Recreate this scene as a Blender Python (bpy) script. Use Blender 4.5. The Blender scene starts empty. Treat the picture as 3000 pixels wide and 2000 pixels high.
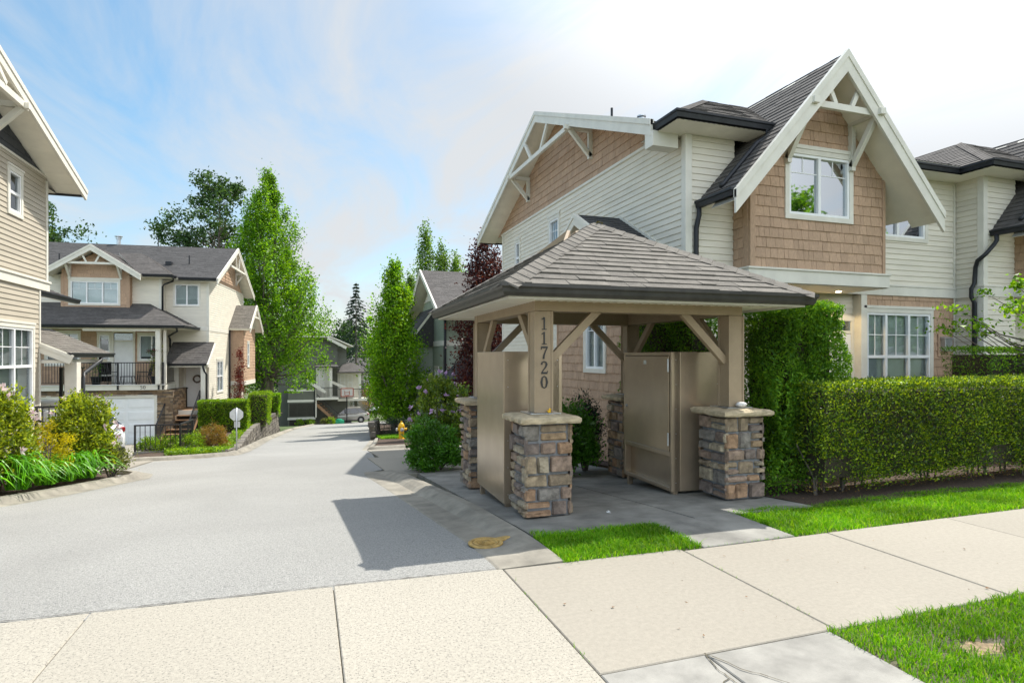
import bpy, math, random
import numpy as np
from mathutils import Vector, Matrix
random.seed(7); rng = np.random.default_rng(11)
S = bpy.context.scene; COL = S.collection; R = math.radians
# ------------------------------------------------------------------ camera
cd = bpy.data.cameras.new('camera'); cam = bpy.data.objects.new('camera', cd); COL.objects.link(cam)
cam.location = (0, 0, 1.6); cam.rotation_euler = (R(90), 0, R(-18.92))
cd.sensor_width = 36; cd.lens = 21.0; cd.shift_y = 0.014; cd.clip_start = .05; cd.clip_end = 4000
S.camera = cam
# ------------------------------------------------------------------ sun and sky
SUN_EL, SUN_AZ = 57.3, 28.0            # azimuth: degrees from +X towards +Y
sl = bpy.data.lights.new('sun', 'SUN'); sl.energy = 3.25; sl.angle = R(.55); sl.color = (1, .955, .87)
so = bpy.data.objects.new('sun', sl); COL.objects.link(so); so.location = (30, 15, 60)
sd = Vector((math.cos(R(SUN_EL))*math.cos(R(SUN_AZ)), math.cos(R(SUN_EL))*math.sin(R(SUN_AZ)), math.sin(R(SUN_EL))))
so.rotation_euler = (-sd).to_track_quat('-Z', 'Y').to_euler()
W = bpy.data.worlds.new('World'); S.world = W; W.use_nodes = True
nt = W.node_tree; nt.nodes.clear()
def nd(t, ty, **k):
    n = t.nodes.new(ty)
    for a, b in k.items():
        if hasattr(n, a): setattr(n, a, b)
        else: n.inputs[a.replace('_', ' ')].default_value = b
    return n
out = nd(nt, 'ShaderNodeOutputWorld'); bg = nd(nt, 'ShaderNodeBackground'); bg.inputs[1].default_value = .118
sky = nd(nt, 'ShaderNodeTexSky', sky_type='NISHITA', sun_disc=False, sun_elevation=R(SUN_EL), sun_rotation=R(90-SUN_AZ), air_density=1.0, dust_density=1.5, ozone_density=1.5)
tc = nd(nt, 'ShaderNodeTexCoord')
# thin high cloud: stretched noise over the dome, thickening to the right (towards the sun) and to the horizon
sep = nd(nt, 'ShaderNodeSeparateXYZ'); nt.links.new(tc.outputs['Generated'], sep.inputs[0])
mz = nd(nt, 'ShaderNodeMath', operation='ADD'); nt.links.new(sep.outputs[2], mz.inputs[0]); mz.inputs[1].default_value = .12
dx = nd(nt, 'ShaderNodeMath', operation='DIVIDE'); nt.links.new(sep.outputs[0], dx.inputs[0]); nt.links.new(mz.outputs[0], dx.inputs[1])
dy = nd(nt, 'ShaderNodeMath', operation='DIVIDE'); nt.links.new(sep.outputs[1], dy.inputs[0]); nt.links.new(mz.outputs[0], dy.inputs[1])
cmb = nd(nt, 'ShaderNodeCombineXYZ'); nt.links.new(dx.outputs[0], cmb.inputs[0]); nt.links.new(dy.outputs[0], cmb.inputs[1])
mp = nd(nt, 'ShaderNodeMapping'); mp.inputs['Scale'].default_value = (1.15, .42, 1); mp.inputs['Rotation'].default_value = (0, 0, R(20)); mp.inputs['Location'].default_value = (1.3, .4, 0)
nt.links.new(cmb.outputs[0], mp.inputs[0])
n1 = nd(nt, 'ShaderNodeTexNoise', Scale=1.75, Detail=8.0, Roughness=.60, Distortion=.7); nt.links.new(mp.outputs[0], n1.inputs[0])
dp = nd(nt, 'ShaderNodeVectorMath', operation='DOT_PRODUCT'); nt.links.new(tc.outputs['Generated'], dp.inputs[0]); dp.inputs[1].default_value = (.90, .12, -.42)
ad = nd(nt, 'ShaderNodeMath', operation='MULTIPLY_ADD'); nt.links.new(dp.outputs['Value'], ad.inputs[0]); ad.inputs[1].default_value = .35; nt.links.new(n1.outputs[0], ad.inputs[2])
cr = nd(nt, 'ShaderNodeValToRGB'); cr.color_ramp.elements[0].position = .27; cr.color_ramp.elements[0].color = (.14, .14, .14, 1); cr.color_ramp.elements[1].position = .66; cr.color_ramp.elements[1].color = (.97, .97, .97, 1)
nt.links.new(ad.outputs[0], cr.inputs[0])
mx = nd(nt, 'ShaderNodeMixRGB'); hs = nd(nt, 'ShaderNodeHueSaturation'); hs.inputs['Hue'].default_value = .482; hs.inputs['Saturation'].default_value = 1.28; hs.inputs['Value'].default_value = .82; nt.links.new(sky.outputs[0], hs.inputs['Color'])
# cloud is brighter round the sun and overhead
ds = nd(nt, 'ShaderNodeVectorMath', operation='DOT_PRODUCT'); nt.links.new(tc.outputs['Generated'], ds.inputs[0]); ds.inputs[1].default_value = tuple(sd)
ms_ = nd(nt, 'ShaderNodeMapRange', interpolation_type='SMOOTHSTEP'); ms_.inputs[1].default_value = .68; ms_.inputs[2].default_value = 1.0; ms_.inputs[3].default_value = 1.0; ms_.inputs[4].default_value = 2.4; nt.links.new(ds.outputs['Value'], ms_.inputs[0])
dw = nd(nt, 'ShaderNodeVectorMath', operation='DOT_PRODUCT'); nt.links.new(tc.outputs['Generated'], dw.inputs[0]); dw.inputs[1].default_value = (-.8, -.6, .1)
my_ = nd(nt, 'ShaderNodeMapRange', interpolation_type='SMOOTHSTEP'); my_.inputs[1].default_value = -.22; my_.inputs[2].default_value = .5; my_.inputs[3].default_value = 1.0; my_.inputs[4].default_value = 5.2; nt.links.new(dw.outputs['Value'], my_.inputs[0])  # extra brightness added to the unseen sky behind and left, lifting shaded walls
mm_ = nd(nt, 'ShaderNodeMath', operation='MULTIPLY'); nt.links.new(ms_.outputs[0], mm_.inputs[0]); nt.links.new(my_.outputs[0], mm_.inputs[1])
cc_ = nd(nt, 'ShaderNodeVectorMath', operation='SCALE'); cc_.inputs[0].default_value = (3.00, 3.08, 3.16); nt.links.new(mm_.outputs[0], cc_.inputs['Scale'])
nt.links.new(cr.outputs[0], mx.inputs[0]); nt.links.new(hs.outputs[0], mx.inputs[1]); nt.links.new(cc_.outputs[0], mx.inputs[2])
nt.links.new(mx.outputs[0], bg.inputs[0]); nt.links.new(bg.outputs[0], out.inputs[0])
S.view_settings.view_transform = 'Standard'; S.view_settings.look = 'None'; S.view_settings.gamma = 1; S.view_settings.use_curve_mapping = False
S.view_settings.exposure = 1.12
S.render.engine = 'CYCLES'; S.cycles.max_bounces = 8; S.cycles.transparent_max_bounces = 12
# ------------------------------------------------------------------ helpers
def g(Y):                              # the lane and everything along it falls away from the street
    if Y < 4.3: return 0.0
    if Y < 5.3: return -.046*(Y-4.3)**2
    if Y < 76: return -.092*(Y-4.8)
    return -6.55-.012*(min(Y, 160)-76)
class MB:
    def __init__(s): s.v = []; s.f = []; s.mi = []; s.sm = False
    def add(s, vs, fs, m=0):
        n = len(s.v); s.v += [tuple(p) for p in vs]; s.f += [tuple(n+i for i in f) for f in fs]; s.mi += [m]*len(fs); return s
    def box(s, x0, y0, z0, x1, y1, z1, m=0):
        x0, x1 = min(x0, x1), max(x0, x1); y0, y1 = min(y0, y1), max(y0, y1); z0, z1 = min(z0, z1), max(z0, z1)
        return s.add([(x0,y0,z0),(x1,y0,z0),(x1,y1,z0),(x0,y1,z0),(x0,y0,z1),(x1,y0,z1),(x1,y1,z1),(x0,y1,z1)],
            [(0,3,2,1),(4,5,6,7),(0,1,5,4),(1,2,6,5),(2,3,7,6),(3,0,4,7)], m)
    def beam(s, p, q, w, h, up=(0,0,1), m=0):
        p = Vector(p); q = Vector(q); d = (q-p).normalized(); u = Vector(up)
        a = d.cross(u)
        if a.length < 1e-4: a = d.cross(Vector((0,1,0)))
        a.normalize(); b = a.cross(d).normalized(); a *= w/2; b *= h/2
        return s.add([p-a-b,p+a-b,p+a+b,p-a+b,q-a-b,q+a-b,q+a+b,q-a+b],[(0,3,2,1),(4,5,6,7),(0,1,5,4),(1,2,6,5),(2,3,7,6),(3,0,4,7)],m)
    def tube(s, pts, r, n=8, m=0, cap=True):
        pts = [Vector(p) for p in pts]; k = len(pts); rs = r if isinstance(r, (list, tuple)) else [r]*k
        vs = []; ref = Vector((.31,.2,.93))
        for i, p in enumerate(pts):
            d = (pts[min(i+1,k-1)]-pts[max(i-1,0)]).normalized()
            a = d.cross(ref); a = a if a.length > .05 else d.cross(Vector((1,0,0))); a.normalize(); b = d.cross(a)
            for j in range(n):
                t = 2*math.pi*j/n; vs.append(p+(a*math.cos(t)+b*math.sin(t))*rs[i])
        fs = [(i*n+j, i*n+(j+1)%n, (i+1)*n+(j+1)%n, (i+1)*n+j) for i in range(k-1) for j in range(n)]
        if cap: fs += [tuple(range(n-1,-1,-1)), tuple(range((k-1)*n, k*n))]
        return s.add(vs, fs, m)
    def lathe(s, c, prof, n=16, m=0):
        c = Vector(c); vs = []
        for r, z in prof:
            for j in range(n):
                t = 2*math.pi*j/n; vs.append(c+Vector((r*math.cos(t), r*math.sin(t), z)))
        k = len(prof)
        fs = [(i*n+j, i*n+(j+1)%n, (i+1)*n+(j+1)%n, (i+1)*n+j) for i in range(k-1) for j in range(n)]
        fs += [tuple(range(n-1,-1,-1)), tuple(range((k-1)*n, k*n))]
        return s.add(vs, fs, m)
    def ring(s, prof, a, b, c=(0,0), m=0):   # profile (offset outwards, z) swept round a rectangle a x b (half sizes)
        k = len(prof); vs = []
        for d, z in prof:
            for i, j in ((-1,-1),(1,-1),(1,1),(-1,1)): vs.append((c[0]+i*(a+d), c[1]+j*(b+d), z))
        fs = []
        for i in range(k):
            i2 = (i+1) % k
            for j in range(4): fs.append((i*4+j, i*4+(j+1)%4, i2*4+(j+1)%4, i2*4+j))
        return s.add(vs, fs, m)
    def prism(s, poly, vec, m=0):
        n = len(poly); poly = [Vector(p) for p in poly]; vec = Vector(vec)
        return s.add(poly+[p+vec for p in poly], [tuple(range(n-1,-1,-1)), tuple(range(n,2*n))]+[(i,(i+1)%n,n+(i+1)%n,n+i) for i in range(n)], m)
    def grid(s, rows, m=0, flip=False):
        n = len(rows[0]); vs = [p for r in rows for p in r]
        fs = [(i*n+j, i*n+j+1, (i+1)*n+j+1, (i+1)*n+j) for i in range(len(rows)-1) for j in range(n-1)]
        if flip: fs = [f[::-1] for f in fs]
        return s.add(vs, fs, m)
    def obj(s, name, mats, parent=None, smooth=False, bevel=0, fix=True):
        me = bpy.data.meshes.new(name); me.from_pydata([tuple(p) for p in s.v], [], s.f); me.update()
        mats = mats if isinstance(mats, (list, tuple)) else [mats]
        for m in mats: me.materials.append(m)
        if len(mats) > 1: me.polygons.foreach_set('material_index', s.mi)
        if smooth: me.polygons.foreach_set('use_smooth', [True]*len(me.polygons))
        if fix:
            import bmesh
            bm = bmesh.new(); bm.from_mesh(me); bmesh.ops.recalc_face_normals(bm, faces=bm.faces); bm.to_mesh(me); bm.free()
        o = bpy.data.objects.new(name, me); COL.objects.link(o)
        if parent: o.parent = parent
        if bevel:
            md = o.modifiers.new('b', 'BEVEL'); md.width = bevel; md.segments = 2; md.limit_method = 'ANGLE'
        return o
def tag(o, label, cat, group=None, kind=None):
    o['label'] = label; o['category'] = cat
    if group: o['group'] = group
    if kind: o['kind'] = kind
    return o
def thing(name, label, cat, loc=(0,0,0), rz=0, group=None):
    o = bpy.data.objects.new(name, None); o.empty_display_size = .2; COL.objects.link(o)
    o.location = loc; o.rotation_euler = (0,0,R(rz)); return tag(o, label, cat, group)
def struct(o): o['kind'] = 'structure'; return o
def copy_tree(o, loc=None, rz=None, label=None, parent=None):
    c = o.copy(); COL.objects.link(c)
    if parent: c.parent = parent
    if loc: c.location = loc
    if rz is not None: c.rotation_euler = (0,0,R(rz))
    if label: c['label'] = label
    for ch in list(o.children): copy_tree(ch, parent=c)
    return c
# ------------------------------------------------------------------ materials
def M(name, col, rough=.6, var=.12, scale=4, isl=0, bump=0, bscale=60, metal=0, spec=.4, col2=None, stretch=None, speck=0, sscale=300, speckcol=(.05,.05,.05), ramp=None, big=0):
    m = bpy.data.materials.new(name); m.use_nodes = True; t = m.node_tree; t.nodes.clear()
    o = nd(t, 'ShaderNodeOutputMaterial'); p = nd(t, 'ShaderNodeBsdfPrincipled'); t.links.new(p.outputs[0], o.inputs[0])
    p.inputs['Roughness'].default_value = rough; p.inputs['Metallic'].default_value = metal; p.inputs['Specular IOR Level'].default_value = spec
    tc = nd(t, 'ShaderNodeTexCoord'); vec = tc.outputs['Object']
    if stretch:
        mp = nd(t, 'ShaderNodeMapping'); mp.inputs['Scale'].default_value = stretch; t.links.new(vec, mp.inputs[0]); vec = mp.outputs[0]
    nz = nd(t, 'ShaderNodeTexNoise', Scale=scale, Detail=6.0, Roughness=.6); t.links.new(vec, nz.inputs[0])
    c2 = col2 or tuple(c*(1-2*var) for c in col); c1 = col if col2 else tuple(min(1, c*(1+2*var)) for c in col)
    mr = nd(t, 'ShaderNodeMapRange'); mr.inputs[1].default_value = .3; mr.inputs[2].default_value = .7; t.links.new(nz.outputs[0], mr.inputs[0])
    mx = nd(t, 'ShaderNodeMixRGB'); mx.inputs[1].default_value = (*c2, 1); mx.inputs[2].default_value = (*c1, 1); t.links.new(mr.outputs[0], mx.inputs[0])
    c = mx.outputs[0]
    if isl or ramp:
        ge = nd(t, 'ShaderNodeNewGeometry')
        if ramp:
            rp = nd(t, 'ShaderNodeValToRGB'); rp.color_ramp.interpolation = 'CONSTANT'; el = rp.color_ramp.elements
            while len(el) < len(ramp): el.new(.5)
            for i, q in enumerate(ramp): el[i].position = i/len(ramp); el[i].color = (*q, 1)
            t.links.new(ge.outputs['Random Per Island'], rp.inputs[0])
            ml = nd(t, 'ShaderNodeMixRGB', blend_type='MULTIPLY'); ml.inputs[0].default_value = 1; t.links.new(c, ml.inputs[1]); t.links.new(rp.outputs[0], ml.inputs[2]); c = ml.outputs[0]
        if isl:
            ma = nd(t, 'ShaderNodeMapRange'); ma.inputs[3].default_value = 1-isl; ma.inputs[4].default_value = 1+isl; t.links.new(ge.outputs['Random Per Island'], ma.inputs[0])
            hv = nd(t, 'ShaderNodeHueSaturation'); t.links.new(ma.outputs[0], hv.inputs['Value']); t.links.new(c, hv.inputs['Color']); c = hv.outputs[0]
    if big:
        n3 = nd(t, 'ShaderNodeTexNoise', Scale=.35, Detail=4.0, Distortion=.6); t.links.new(tc.outputs['Object'], n3.inputs[0])
        m3 = nd(t, 'ShaderNodeMapRange'); m3.inputs[1].default_value = .35; m3.inputs[2].default_value = .65; m3.inputs[3].default_value = 1-big; m3.inputs[4].default_value = 1+big*.5; t.links.new(n3.outputs[0], m3.inputs[0])
        h3 = nd(t, 'ShaderNodeHueSaturation'); t.links.new(m3.outputs[0], h3.inputs['Value']); t.links.new(c, h3.inputs['Color']); c = h3.outputs[0]
    if speck:
        vo = nd(t, 'ShaderNodeTexNoise', Scale=sscale, Detail=2.0, Roughness=.7); t.links.new(tc.outputs['Object'], vo.inputs[0])
        ms = nd(t, 'ShaderNodeMapRange'); ms.inputs[1].default_value = .56; ms.inputs[2].default_value = .66; ms.inputs[4].default_value = speck; t.links.new(vo.outputs[0], ms.inputs[0])
        m2 = nd(t, 'ShaderNodeMixRGB'); t.links.new(ms.outputs[0], m2.inputs[0]); t.links.new(c, m2.inputs[1]); m2.inputs[2].default_value = (*speckcol, 1); c = m2.outputs[0]
    t.links.new(c, p.inputs['Base Color'])
    if bump:
        nb = nd(t, 'ShaderNodeTexNoise', Scale=bscale, Detail=5.0, Roughness=.65); t.links.new(vec, nb.inputs[0])
        b = nd(t, 'ShaderNodeBump'); b.inputs['Strength'].default_value = bump; b.inputs['Distance'].default_value = .02; t.links.new(nb.outputs[0], b.inputs['Height']); t.links.new(b.outputs[0], p.inputs['Normal'])
    return m
def LM(name, cols, trans=.4, rough=.5, spec=.3, tint=(1.6,1.4,.5)):   # foliage: each leaf takes its own tint, light passes through
    m = bpy.data.materials.new(name); m.use_nodes = True; t = m.node_tree; t.nodes.clear()
    o = nd(t, 'ShaderNodeOutputMaterial'); p = nd(t, 'ShaderNodeBsdfPrincipled', Roughness=rough); p.inputs['Specular IOR Level'].default_value = spec
    tr = nd(t, 'ShaderNodeBsdfTranslucent'); mx = nd(t, 'ShaderNodeMixShader'); mx.inputs[0].default_value = trans
    ge = nd(t, 'ShaderNodeNewGeometry'); rp = nd(t, 'ShaderNodeValToRGB'); el = rp.color_ramp.elements
    while len(el) < len(cols): el.new(.5)
    for i, q in enumerate(cols): el[i].position = i/max(1, len(cols)-1); el[i].color = (*q, 1)
    t.links.new(ge.outputs['Random Per Island'], rp.inputs[0]); t.links.new(rp.outputs[0], p.inputs['Base Color'])
    tcn = nd(t, 'ShaderNodeTexCoord'); nzn = nd(t, 'ShaderNodeTexNoise', Scale=1.5, Detail=3.0); t.links.new(tcn.outputs['Object'], nzn.inputs[0])
    mrn = nd(t, 'ShaderNodeMapRange'); mrn.inputs[1].default_value = .3; mrn.inputs[2].default_value = .7; mrn.inputs[3].default_value = .62; mrn.inputs[4].default_value = 1.3; t.links.new(nzn.outputs[0], mrn.inputs[0])
    hvn = nd(t, 'ShaderNodeHueSaturation'); t.links.new(mrn.outputs[0], hvn.inputs['Value']); t.links.new(rp.outputs[0], hvn.inputs['Color']); rp = hvn; t.links.new(rp.outputs[0], p.inputs['Base Color'])
    br = nd(t, 'ShaderNodeMixRGB', blend_type='MULTIPLY'); br.inputs[0].default_value = 1; t.links.new(rp.outputs[0], br.inputs[1]); br.inputs[2].default_value = (*tint, 1)
    t.links.new(br.outputs[0], tr.inputs[0]); t.links.new(p.outputs[0], mx.inputs[1]); t.links.new(tr.outputs[0], mx.inputs[2]); t.links.new(mx.outputs[0], o.inputs[0])
    return m
def GL(name, tint=(.75,.85,.88), refl=.28):          # window glass: part mirror, part clear
    m = bpy.data.materials.new(name); m.use_nodes = True; t = m.node_tree; t.nodes.clear()
    o = nd(t, 'ShaderNodeOutputMaterial'); a = nd(t, 'ShaderNodeBsdfTransparent'); a.inputs[0].default_value = (*tint, 1)
    b = nd(t, 'ShaderNodeBsdfGlossy', Roughness=.02); b.inputs[0].default_value = (.9, .95, 1, 1); mx = nd(t, 'ShaderNodeMixShader')
    lw = nd(t, 'ShaderNodeLayerWeight', Blend=.35); mr = nd(t, 'ShaderNodeMapRange'); mr.inputs[3].default_value = refl; mr.inputs[4].default_value = .9; t.links.new(lw.outputs['Fresnel'], mr.inputs[0])
    t.links.new(mr.outputs[0], mx.inputs[0]); t.links.new(a.outputs[0], mx.inputs[1]); t.links.new(b.outputs[0], mx.inputs[2]); t.links.new(mx.outputs[0], o.inputs[0]); return m
siding = M('cream_siding', (.67,.625,.525), .5, .04, 1.2, isl=.03, bump=.03, bscale=25, stretch=(1,1,4))
sidingL = M('tan_siding', (.41,.365,.29), .5, .04, 1.2, isl=.03, bump=.03, bscale=25, stretch=(1,1,4))
sidingG = M('green_siding', (.27,.315,.245), .5, .05, 1.2, isl=.03)
sidingD = M('olive_siding', (.125,.13,.105), .5, .05, 1.2, isl=.03)
shake = M('brown_shakes', (.42,.282,.188), .7, .10, 14, isl=.10, bump=.12, bscale=30, stretch=(6,6,1))
shakeD = M('charcoal_shakes', (.05,.055,.065), .7, .12, 10, isl=.12, bump=.1, bscale=30, stretch=(6,6,1))
dark = M('dark_gap', (.03,.025,.02), .9, .1)
gapS = M('siding_gap', (.20,.19,.16), .9, .05)
gapB = M('shake_gap', (.075,.04,.03), .9, .1)
roofm = M('grey_brown_shingles', (.085,.078,.074), .9, .12, 9, isl=.16, bump=.25, bscale=180, speck=.35, sscale=120, speckcol=(.14,.13,.12))
roofD = M('charcoal_shingles', (.06,.058,.058), .9, .12, 9, isl=.16, bump=.2, bscale=180)
roofP = M('weathered_shingles', (.128,.116,.10), .92, .14, 7, isl=.15, bump=.3, bscale=200, speck=.5, sscale=190, speckcol=(.30,.28,.25))
trimm = M('trim_paint', (.65,.625,.55), .45, .04, 3, bump=.02, bscale=40)
white = M('white_vinyl', (.78,.79,.79), .35, .02, 3)
doorw = M('white_door_paint', (.70,.70,.69), .4, .03, 3)
soffm = M('soffit_vinyl', (.78,.745,.64), .5, .03, 3, isl=.02)
black = M('black_gutter_metal', (.016,.018,.022), .5, .15, 6)
bronze = M('dark_bronze_gutter', (.026,.024,.021), .42, .25, 5, spec=.5)
taupe = M('taupe_paint', (.32,.242,.158), .5, .06, 3, bump=.04, bscale=80, speck=.1, sscale=60, speckcol=(.16,.12,.085))
cabm = M('taupe_enamel', (.43,.335,.235), .22, .06, 2, metal=.45, spec=.6, bump=.02, bscale=7)
steel = M('galvanised_steel', (.5,.52,.54), .35, .1, 8, metal=.8)
ironb = M('black_iron', (.02,.02,.022), .4, .1)
glass = GL('window_glass', (.86,.93,.94), .10); glassR = GL('window_glass_bright', (.5,.58,.62), .62)
blindm = M('blind_slats', (.70,.73,.70), .6, .03, 3)
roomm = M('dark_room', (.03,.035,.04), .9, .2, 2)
wood = M('deck_wood', (.30,.17,.09), .6, .2, 6, stretch=(1,8,8))
mort = M('mortar', (.20,.205,.215), .95, .12, 30, bump=.3, bscale=90)
stone = M('cut_stone', (.95,.95,.95), .85, .30, 13, isl=.14, bump=1.0, bscale=34, ramp=[(.42,.32,.215),(.50,.345,.205),(.31,.235,.19),(.33,.295,.255),(.48,.30,.18),(.26,.205,.175),(.50,.415,.295),(.38,.27,.20),(.45,.345,.225)])
capm = M('sandstone_cap', (.44,.36,.24), .9, .16, 12, bump=.5, bscale=40)
ledge = M('ledge_stone', (.95,.95,.95), .85, .2, 9, isl=.12, bump=.4, bscale=30, ramp=[(.30,.20,.11),(.22,.15,.09),(.15,.115,.085),(.34,.25,.16)])
asph = M('asphalt', (.285,.281,.264), .92, .16, 85, bump=.6, bscale=120, speck=.75, sscale=60, speckcol=(.14,.14,.14), big=.10)
conc = M('pale_concrete', (.285,.26,.216), .85, .045, 30, isl=.06, bump=.22, bscale=140, speck=.38, sscale=95, speckcol=(.20,.17,.135), big=.07)
concA = M('aggregate_concrete', (.33,.305,.255), .85, .07, 45, isl=.04, bump=.3, bscale=120, speck=.8, sscale=75, speckcol=(.12,.11,.10), big=.07)
concG = M('grey_concrete', (.27,.26,.235), .88, .12, 5, isl=.04, bump=.2, bscale=120, speck=.3, sscale=90, speckcol=(.22,.21,.19), big=.16)
concP = M('pad_concrete', (.25,.242,.218), .88, .16, 3, isl=.05, bump=.2, bscale=120, big=.25)
kerbm = M('kerb_concrete', (.255,.235,.195), .9, .15, 4, bump=.25, bscale=100, big=.22)
soil = M('bark_mulch', (.075,.05,.035), .95, .3, 40, bump=.9, bscale=60)
crackm = M('joint_dirt', (.085,.075,.05), .95, .3, 30)
lawnbase = M('lawn_soil', (.07,.10,.02), .95, .3, 20)
barkm = M('bark', (.13,.11,.09), .9, .25, 20, bump=.6, bscale=40, stretch=(3,3,1))
# ------------------------------------------------------------------ coursed surfaces (lap siding, shakes, roof shingles): every piece is real geometry
def clip(poly, ax, val, keep_ge):
    o = []; n = len(poly)
    for i in range(n):
        a, b = poly[i], poly[(i+1) % n]; da, db = a[ax]-val, b[ax]-val
        if not keep_ge: da, db = -da, -db
        if da >= -1e-9: o.append(a)
        if (da > 1e-9 and db < -1e-9) or (da < -1e-9 and db > 1e-9):
            t = da/(da-db); o.append((a[0]+(b[0]-a[0])*t, a[1]+(b[1]-a[1])*t))
    return o
def courses(mb, O, U, V, N, poly, e, w=0, t=.014, gap=.004, jit=0, holes=(), back=1, m=0, wj=.5, t0=.002, v0=None, thick_alt=0):
    O = Vector(O); U = Vector(U).normalized(); V = Vector(V).normalized(); N = Vector(N).normalized()
    vs = [p[1] for p in poly]; vb = min(vs) if v0 is None else v0; vt = max(vs); k = math.floor((min(vs)-vb)/e)
    P = lambda u, v, n: O+U*u+V*v+N*n
    while vb+k*e < vt-1e-6:
        a, b = vb+k*e, vb+(k+1)*e; k += 1
        row = clip(clip(poly, 1, a, True), 1, b, False)
        if len(row) < 3: continue
        us = [p[0] for p in row]; u0, u1 = min(us), max(us); mid = (a+b)/2
        iv = [(u0, u1)]
        for hx0, hz0, hx1, hz1 in holes:
            if hz0 < mid < hz1:
                nv = []
                for q0, q1 in iv:
                    if hx1 <= q0 or hx0 >= q1: nv.append((q0, q1))
                    else:
                        if hx0 > q0: nv.append((q0, hx0))
                        if hx1 < q1: nv.append((hx1, q1))
                iv = nv
        for q0, q1 in iv:
            sub = clip(clip(row, 0, q0, True), 0, q1, False)
            if len(sub) < 3: continue
            if back is not None: mb.add([P(p[0], p[1], 0) for p in sub], [tuple(range(len(sub)))], back)
            if not w: cells = [(q0-1, q1+1)]
            else:
                cells = []; c = q0-random.random()*w
                while c < q1:
                    ww = w*(1+random.uniform(-wj, wj)); cells.append((c+gap/2, c+ww-gap/2)); c += ww
            for c0, c1 in cells:
                ce = clip(clip(sub, 0, c0, True), 0, c1, False)
                if len(ce) < 3: continue
                if max(p[0] for p in ce)-min(p[0] for p in ce) < .008: continue
                j = random.uniform(0, jit); tt = t*(1+random.uniform(-.25, .25)*(1 if w else 0))+(thick_alt if random.random() < .4 else 0)
                # front face leans out towards its lower edge
                top = [P(p[0], p[1]-(j if abs(p[1]-a) < 1e-6 else 0), t0+tt*(1-(p[1]-a)/e)) for p in ce]
                n0 = len(mb.v); n = len(ce); mb.v += [tuple(x) for x in top]; mb.f.append(tuple(n0+i for i in range(n))); mb.mi.append(m)
                for i in range(n):
                    p, q = ce[i], ce[(i+1) % n]
                    lowedge = abs(p[1]-a) < 1e-6 and abs(q[1]-a) < 1e-6
                    side = w and abs(p[0]-q[0]) < 1e-6
                    if lowedge or side:
                        dj = j if lowedge else 0
                        b0 = len(mb.v)
                        mb.v += [tuple(P(p[0], p[1]-dj, 0)), tuple(P(q[0], q[1]-dj, 0))]
                        mb.f.append((n0+(i+1) % n, n0+i, b0, b0+1)); mb.mi.append(m)
    return mb
def lap(name, O, U, poly, par, mat=None, N=None, e=.114, holes=()):
    U = Vector(U); N = N or U.cross(Vector((0,0,1)))
    return courses(MB(), O, U, (0,0,1), N, poly, e, 0, .016, holes=holes).obj(name, [mat or siding, gapS], par, fix=False)
def shakes(name, O, U, poly, par, mat=None, e=.178, w=.15, holes=()):
    U = Vector(U); N = U.cross(Vector((0,0,1)))
    return courses(MB(), O, U, (0,0,1), N, poly, e, w, .016, .005, .006, holes).obj(name, [mat or shake, gapB], par, fix=False)
def shingle(mb, pts, e=.14, w=.33, t=.010, m=0, soff=None):
    """convex roof face given by 3-D corners, first edge = eave, counter-clockwise seen from above"""
    pts = [Vector(p) for p in pts]; U = (pts[1]-pts[0]).normalized(); N = (pts[1]-pts[0]).cross(pts[2]-pts[0]).normalized(); V = N.cross(U)
    poly = [((p-pts[0]).dot(U), (p-pts[0]).dot(V)) for p in pts]
    courses(mb, pts[0], U, V, N, poly, e, w, t, .004, .006, thick_alt=.003)
    th = .11
    mb.prism([p-N*.004 for p in pts], -N*th, 2)
    return mb
def roofpart(name, faces, par, mat=None, e=.14, under=None):
    mb = MB()
    for f in faces: shingle(mb, f, e)
    return mb.obj(name, [mat or roofm, dark, under or soffm], par, fix=False)
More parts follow.
